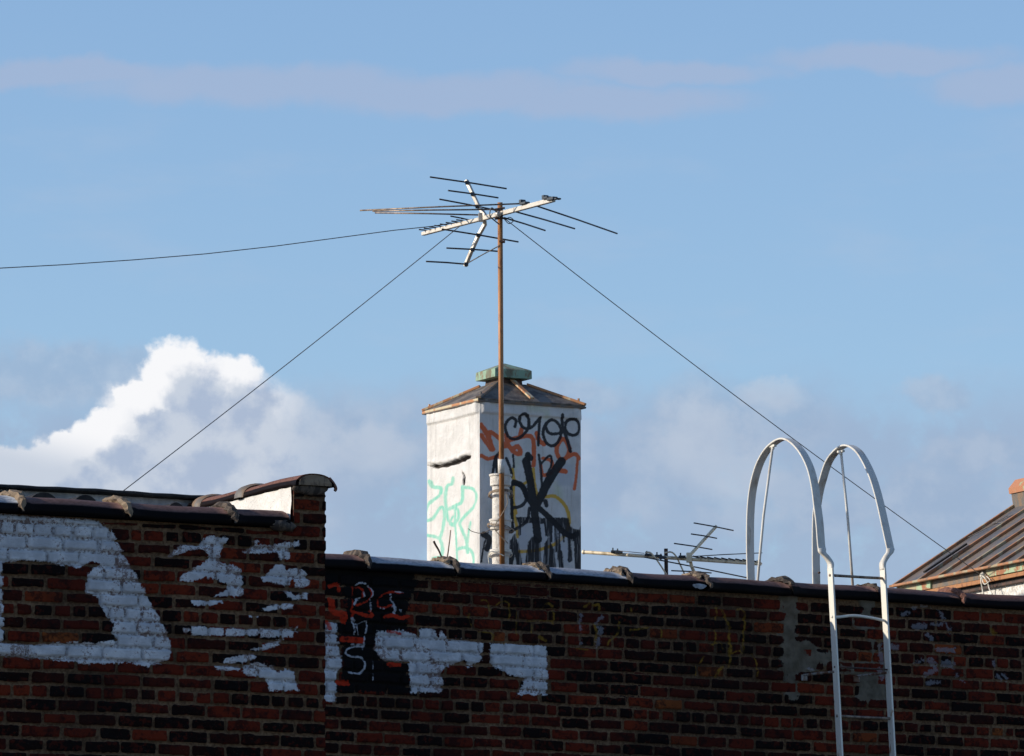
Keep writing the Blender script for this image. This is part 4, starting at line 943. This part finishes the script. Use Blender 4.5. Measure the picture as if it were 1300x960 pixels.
hoopL = [(948.5, 775), (948.5, 742), (947.5, 700), (947.5, 665), (948.7, 639), (952, 615), (958.7, 591), (967.5, 574), (977.5, 563), (988.7, 557), (998.7, 559), (1008.7, 567.5), (1017.5, 580), (1025, 597.5), (1030, 620), (1032.5, 640), (1035.6, 665), (1037.5, 690), (1038.5, 697)]
hoopR = [(1032.5, 775), (1031.5, 738), (1031, 700), (1031.5, 657), (1035, 628.5), (1040.4, 607), (1047.5, 586), (1058, 572), (1068.7, 565.5), (1079.4, 568), (1090, 579), (1102.4, 604), (1111, 632), (1118.3, 664), (1123.5, 688), (1125.6, 697)]
ladL = [onside(x, y, aL) for x, y in hoopL]; ladR = [onside(x, y, aRt) for x, y in hoopR]
railL_top = onplane(1050, 718, AR + NR*BF, NR); railR_top = onplane(1116.5, 718, AR + NR*BF, NR)
BW = .054
flatbar(lad, ladL, UR, BW, .011, 'hoop_rail', M['white_steel']); flatbar(lad, ladR, UR, BW, .011, 'hoop_rail', M['white_steel'])
# joggle between hoop and rail
for (end, rt, sg) in ((ladL[-1], railL_top, 1), (ladR[-1], railR_top, -1)):
    e_ = end; r_ = rt; st_ = e_ if sg > 0 else e_
    pts = [st_ + Z*.004, st_ - Z*.02 + UR*.004*sg, (st_*.5 + r_*.5) + Z*.004, r_ + Z*.012, r_ - Z*.03]
    pts = smooth_path(pts, 4); V = []; Fc = []
    for i, p in enumerate(pts):
        f_ = i/(len(pts)-1); w_u = BW*(1-f_) + .011*f_; w_n = .011*(1-f_) + BW*f_
        for (a, b) in ((0, 0), (1, 0), (1, 1), (0, 1)): V.append(p + UR*w_u*a + NR*(w_n*b - .0055*(1-f_)))
    for i in range(len(pts)-1):
        for j in range(4): j2 = (j+1) % 4; Fc.append((i*4+j, i*4+j2, (i+1)*4+j2, (i+1)*4+j))
    Fc += [(3, 2, 1, 0), tuple((len(pts)-1)*4+j for j in range(4))]
    mb = MB(); mb.add(V, Fc); mb.build('joggle', M['white_steel'], lad, True)
def rail_pt(top, dz): return top - Z*dz + NR*(dz*.085)
ZB = 2.6
for rt in (railL_top, railR_top):
    L_ = rt[2]-ZB; n = 10; V = []; Fc = []
    for i in range(n+1):
        p = rail_pt(rt, L_*i/n - (.0 if i else -.02))
        for (a, b) in ((0, 0), (.011, 0), (.011, BW), (0, BW)): V.append(p + UR*a + NR*b)
    for i in range(n):
        for j in range(4): j2 = (j+1) % 4; Fc.append((i*4+j, i*4+j2, (i+1)*4+j2, (i+1)*4+j))
    Fc += [(3, 2, 1, 0), tuple(n*4+j for j in range(4))]
    mb = MB(); mb.add(V, Fc); mb.build('side_rail', M['white_steel_rusty'], lad)
yz = lambda y: railL_top[2] - float(onplane(1050, y, AR+NR*BF, NR)[2])
drops = [yz(731), yz(784), yz(848)]
while drops[-1] < railL_top[2]-ZB-.3: drops.append(drops[-1]+.295)
for i, dz in enumerate(drops):
    a = rail_pt(railL_top, dz) + NR*BW*.5; b = rail_pt(railR_top, dz) + NR*BW*.5; b[2] = a[2]
    bow = {1: .014}.get(i, 0.0) 
    pts = [a - UR*.004, a+(b-a)*.12, a+(b-a)*.4+Z*bow, a+(b-a)*.7+Z*bow*.6, b - Z*bow*.4, b + UR*.022 - Z*.012]
    mb = MB(); mb.tube(smooth_path(pts, 4), .0085 if i != 2 else .0055, 10); mb.build('rung', M['white_steel_rusty'] if i == 1 else M['dark_rust'] if i == 2 else M['rod_brown'], lad, True)
for (top, d0, d1, u0) in ((ladL, (977.5, 566), (957.5, 745), aL), (ladR, (1064, 573), (1085.5, 748), aRt)):
    p = onside(*d0, u0) + UR*.02; q_b = float(np.dot(p - AR, NR)); q = onplane(d1[0], d1[1], AR + NR*(q_b), NR)
    mb = MB(); mb.tube([p, (p+q)/2, q - Z*.2 + (q-p)*.05], .0085, 10); mb.build('brace_rod', M['white_steel'], lad, True)
    mb = MB(); mb.beam(p - NR*.03 + UR*.0, p + NR*.03, .02, .014, bev=.003); mb.tube([p+Z*.005, p-Z*.02], .011, 8); mb.build('brace_fixing', M['white_steel_rusty'], lad)
for top, (x, y) in ((railL_top, (1057, 854)), (railR_top, (1123, 856))):
    dz = yz(y); p = rail_pt(top, dz) + NR*.02; q = p - NR*(np.dot(p-AR, NR)) 
    mb = MB(); mb.tube([q + NR*.004 + Z*.006, p], .0075, 8); mb.beam(q + NR*.008 - UR*.02 - Z*.01, q + NR*.008 + UR*.02 - Z*.01, .010, .035, bev=.002); mb.build('wall_bracket', M['bracket'], lad)
# bolt heads
for x, y, a0 in ((1034, 727, aRt),):
    p = onside(x, y, a0)+UR*.03; mb = MB(); mb.tube([p, p+NR*.012], .007, 6); mb.build('bolt', M['dark_rust'], lad)

# ================================================================== WIRES
def sagged(p, q, sag, n=28):
    p, q = np.asarray(p), np.asarray(q); return [p+(q-p)*i/n - Z*sag*4*(i/n)*(1-i/n) for i in range(n+1)]
def wire(name, pts, r, m, label, cat, group=None):
    o0 = np.asarray(pts[0]); e = None
    mb = MB(); mb.tube(pts, r, 6); v = [q - o0 for q in mb.v]
    o = link(name, v, mb.f, m, None, True); o.location = o0; return tag(o, label, cat, group)
endL = loc(AL, UL, NL, s_at(153, 624, AL, UL, NL, -DEEP), -DEEP, 0); endL[2] = float(onplane(153, 626, AL-NL*DEEP, NL)[2])
wire('guy_wire', sagged(endL, A(584, 287, bd(584)), .012), .0027, M['wire'], 'thin dark guy wire running from the aerial down to the near left parapet', 'wire', 'guy wires of the tall aerial')
wire('guy_wire', sagged(kn, A(640, 277, -.02), .03), .0027, M['wire'], 'thin dark guy wire running down past the hoops to the skylight gutter', 'wire', 'guy wires of the tall aerial')
far_end = P(-560, 392, 40)
wire('aerial_cable', sagged(far_end, P(0, 340.5, 41.5), .01)[:-1] + [P(x, y, 41.5 + x*.0055) for x, y in ((0, 340.5), (80, 336.2), (170, 330), (260, 322.5), (350, 312.5), (440, 300.5), (500, 292.5), (548, 287.5), (590, 281))], .0030, M['wire'],
     'slack cable leaving the left edge of the sky and rising to the aerial boom', 'cable')
# rope tail at the skylight
rp = []
mb = MB(); V, Fc = blob(kn, (RT*.016, np.array([0, .016, 0]), Z*.02), 6, 2, .25); mb.add(V, Fc)
mb.tube(smooth_path([kn, kn-Z*.03-UR*.01, kn-Z*.08, kn-Z*.13+NS*.01, kn-Z*.19]), .005, 6)
mb.tube(smooth_path([kn, kn-Z*.02+NS*.05-US*.01, kn-Z*.05+NS*.07, kn-Z*.09+NS*.09, kn-Z*.13+NS*.13]), .004, 6)
mb.tube(smooth_path([kn, kn-Z*.03+NS*.02-US*.01, kn-Z*.06+NS*.05-US*.01, kn-Z*.04+NS*.10, kn-Z*.01+NS*.06]), .0035, 6)
vv = [q-kn for q in mb.v]; o = link('rope_knot', vv, mb.f, M['rope'], None, True); o.location = kn; tag(o, 'cream rope knot with loose ends tied at the skylight gutter', 'rope')
# bent rusty rods behind the coping, left of the chimney corner
for pts, lab in (([(550.5, 687), (553, 692), (558, 701), (563, 716), (566, 740)], 'short bent rusty rod poking up by the teal graffiti, the lower of two'), ([(572, 673), (571, 684), (569, 700), (567, 716), (567, 740)], 'upright thin rusty rod poking up by the teal graffiti, the taller of two')):
    mb_pts = smooth_path([P(x, y, 44.0) for x, y in pts]); rr = np.linspace(.006, .0035, len(mb_pts)) if pts[0][0] > 560 else np.linspace(.0075, .004, len(mb_pts))
    o0 = mb_pts[-1]; mb = MB(); mb.tube(mb_pts, list(rr[::-1])if pts[0][0] > 560 else list(rr), 6); vv = [q-o0 for q in mb.v]
    o = link('metal_rod', vv, mb.f, M['dark_rust'] if pts[0][0] < 560 else M['wire_tan'], None, True); o.location = o0; tag(o, lab, 'rod', 'rods behind the coping')

# ================================================================== LIGHT
SUN_EL = R(20.5); th = R(6)
sd = np.array([-math.cos(th)*math.cos(SUN_EL), -math.sin(th)*math.cos(SUN_EL), math.sin(SUN_EL)])
sl = bpy.data.lights.new('sun', 'SUN'); sl.energy = 5.0; sl.angle = R(.5); sl.color = (1, .90, .76)
so = bpy.data.objects.new('sun', sl); COL.objects.link(so); so.location = (-20, 20, 40)
so.rotation_euler = Vector(sd).to_track_quat('Z', 'Y').to_euler()

w = bpy.data.worlds.new('World'); scene.world = w; w.use_nodes = True; E.nt = w.node_tree; nt = w.node_tree
for n in list(nt.nodes): nt.nodes.remove(n)
out = nt.nodes.new('ShaderNodeOutputWorld'); bg = nt.nodes.new('ShaderNodeBackground')
st = nt.nodes.new('ShaderNodeTexSky'); st.sky_type = 'NISHITA'; st.sun_disc = False
st.sun_elevation = SUN_EL; st.sun_rotation = math.atan2(sd[0], sd[1])
st.air_density = 1.0; st.dust_density = .3; st.ozone_density = 3.0; st.altitude = 0
STR = .145
tc = nt.nodes.new('ShaderNodeTexCoord')
def dot(v):
    n = nt.nodes.new('ShaderNodeVectorMath'); n.operation = 'DOT_PRODUCT'; nt.links.new(tc.outputs['Generated'], n.inputs[0]); n.inputs[1].default_value = tuple(v); return E(n.outputs['Value'])
dz = dot(FW); fwd = dz.ss(.05, .2); dzc = dz.max(.05)
PX = dot(RT)/dzc*F + 650; PY = 480 - dot(UP)/dzc*F        # fixed compass directions of the sky, in hundredths of the view
cvec = combine(PX*.01, PY*.01)
def nz2(px, py, sc, det=4, rough=.55, seed=0.0):
    n = nt.nodes.new('ShaderNodeTexNoise'); n.inputs['Scale'].default_value = 1; n.inputs['Detail'].default_value = det; n.inputs['Roughness'].default_value = rough
    nt.links.new(combine(px*.01*sc, py*.01*sc, seed), n.inputs['Vector']); sx = nt.nodes.new('ShaderNodeSeparateColor'); nt.links.new(n.outputs['Color'], sx.inputs[0])
    return E(sx.outputs[0])-.5, E(sx.outputs[1])-.5
def nz(px, py, sc, det=4, rough=.55, seed=0.0, sy=1.0): return noise(combine(px*.01*sc, py*.01*sc*sy, seed), 1.0, det, rough) - .5
def blobs(px, py, L):
    r = None
    for (x, y, rx, ry) in L:
        ex = (px - x)/rx; ey = (py - y)/ry; d = 1 - (ex*ex+ey*ey).sqrt(); r = d if r is None else r.max(d)
    return r
skyc = st.outputs[0]
tint = nt.nodes.new('ShaderNodeMix'); tint.data_type = 'RGBA'; tint.blend_type = 'MULTIPLY'; tint.inputs[0].default_value = 1
nt.links.new(skyc, tint.inputs[6]); tint.inputs[7].default_value = (1.0, 1.01, 1.10, 1); col = tint.outputs[2]
def cl(r, g, b):   # sRGB 0..255 -> linear radiance / STR
    f = lambda v: (v/255/12.92 if v/255 <= .04045 else ((v/255+.055)/1.055)**2.4)/STR
    return (f(r), f(g), f(b))
# 1 high thin band
wa, wb = nz2(PX, PY, .9, 5, .6, 1.3); wc, wd = nz2(PX, PY, 2.0, 5, .6, 12.0)
wx = PX + wa*130; wy = PY + wb*46 + wd*10
b1 = blobs(wx, wy, [(30, 95, 330, 24), (330, 108, 330, 36), (560, 118, 300, 34), (780, 128, 230, 30), (850, 92, 190, 22), (1130, 76, 220, 26), (1290, 108, 170, 34)])
m1 = ((b1 + wc*.35).ss(.0, .6)) * fwd
col = mixc(m1*.68, col, cl(167, 183, 212))
wisp = (nz(PX, PY, .35, 4, .6, 9.0, 3.0) + .02).ss(.0, .3) * ((PY-20)/200).ss(0, 1) * fwd
col = mixc(wisp*.18, col, cl(185, 196, 216))
# 2 low grey-blue bank on the horizon
low = ((wy + wa*100 - 455)/110).ss(0, 1) * ((wc*.9+wb*.6)+.62).ss(.22, .66) * fwd
col = mixc(low*.80, col, cl(158, 177, 205))
sof = blobs(PX + wc*70, PY + wd*60, [(880, 540, 90, 80), (960, 540, 130, 60), (1190, 505, 55, 32), (1010, 640, 220, 60), (790, 600, 150, 90), (1180, 640, 180, 60), (80, 475, 230, 55), (480, 560, 150, 80), (720, 500, 110, 30), (1260, 580, 120, 30)])
col = mixc(sof.ss(0, .55)*.6*fwd, col, mixc((wc*.8-wb*.6).ss(-.16, .16), cl(156, 177, 205), cl(178, 193, 214)))
sof2 = blobs(PX + wd*60, PY + wc*60, [(890, 560, 80, 70), (980, 500, 60, 25), (930, 600, 90, 40), (378, 520, 12, 22), (470, 570, 80, 40)])
col = mixc(sof2.ss(0, .6)*.40*fwd, col, cl(198, 207, 221))
# 3 the cumulus on the left
CB = [(226, 484, 52, 56), (286, 494, 52, 46), (180, 515, 44, 38), (140, 552, 50, 38), (95, 580, 48, 36), (50, 600, 60, 42), (0, 610, 60, 44), (235, 560, 130, 100), (130, 640, 190, 95), (330, 590, 110, 110), (390, 600, 80, 90), (300, 660, 260, 90), (30, 660, 120, 90)]
def cum(px, py):
    a, b = nz2(px, py, 2.3, 6, .56, 31)
    return blobs(px + a*60, py + b*60 + 4, CB)
c0_ = cum(PX, PY); c1_ = cum(PX-27, PY-35)
mask = c0_.ss(-.03, .22) * (((470 - PX)/140).ss(0, 1))
lit = c1_.ss(.34, -.06) * ((400-PX)/90).ss(0, 1) * ((PY*-1 + 625 - (150-PX).max(0.0)*.25)/70).ss(0, 1)
und = (wc+wd*.5+(c1_-c0_)*-.5).ss(-.2, .2)
grey = mixc(und, cl(172, 187, 211), cl(200, 209, 223))
body_c = mixc(lit, grey, mixc(und, cl(228, 231, 240), cl(250, 250, 252)))
col = mixc(mask*fwd*.97, col, body_c)
nt.links.new(col, bg.inputs[0]); bg.inputs[1].default_value = STR; nt.links.new(bg.outputs[0], out.inputs[0])

# ------------------------------------------------------------------ render settings
scene.render.engine = 'CYCLES'
scene.view_settings.view_transform = 'Standard'; scene.view_settings.look = 'None'; scene.view_settings.gamma = 1; scene.view_settings.exposure = 0
w.cycles.sampling_method = 'MANUAL'; w.cycles.sample_map_resolution = 256
scene.cycles.use_adaptive_sampling = True; scene.cycles.adaptive_threshold = .02; scene.cycles.max_bounces = 5; scene.cycles.diffuse_bounces = 3; scene.cycles.glossy_bounces = 2
scene.render.resolution_x = 1024; scene.render.resolution_y = 756
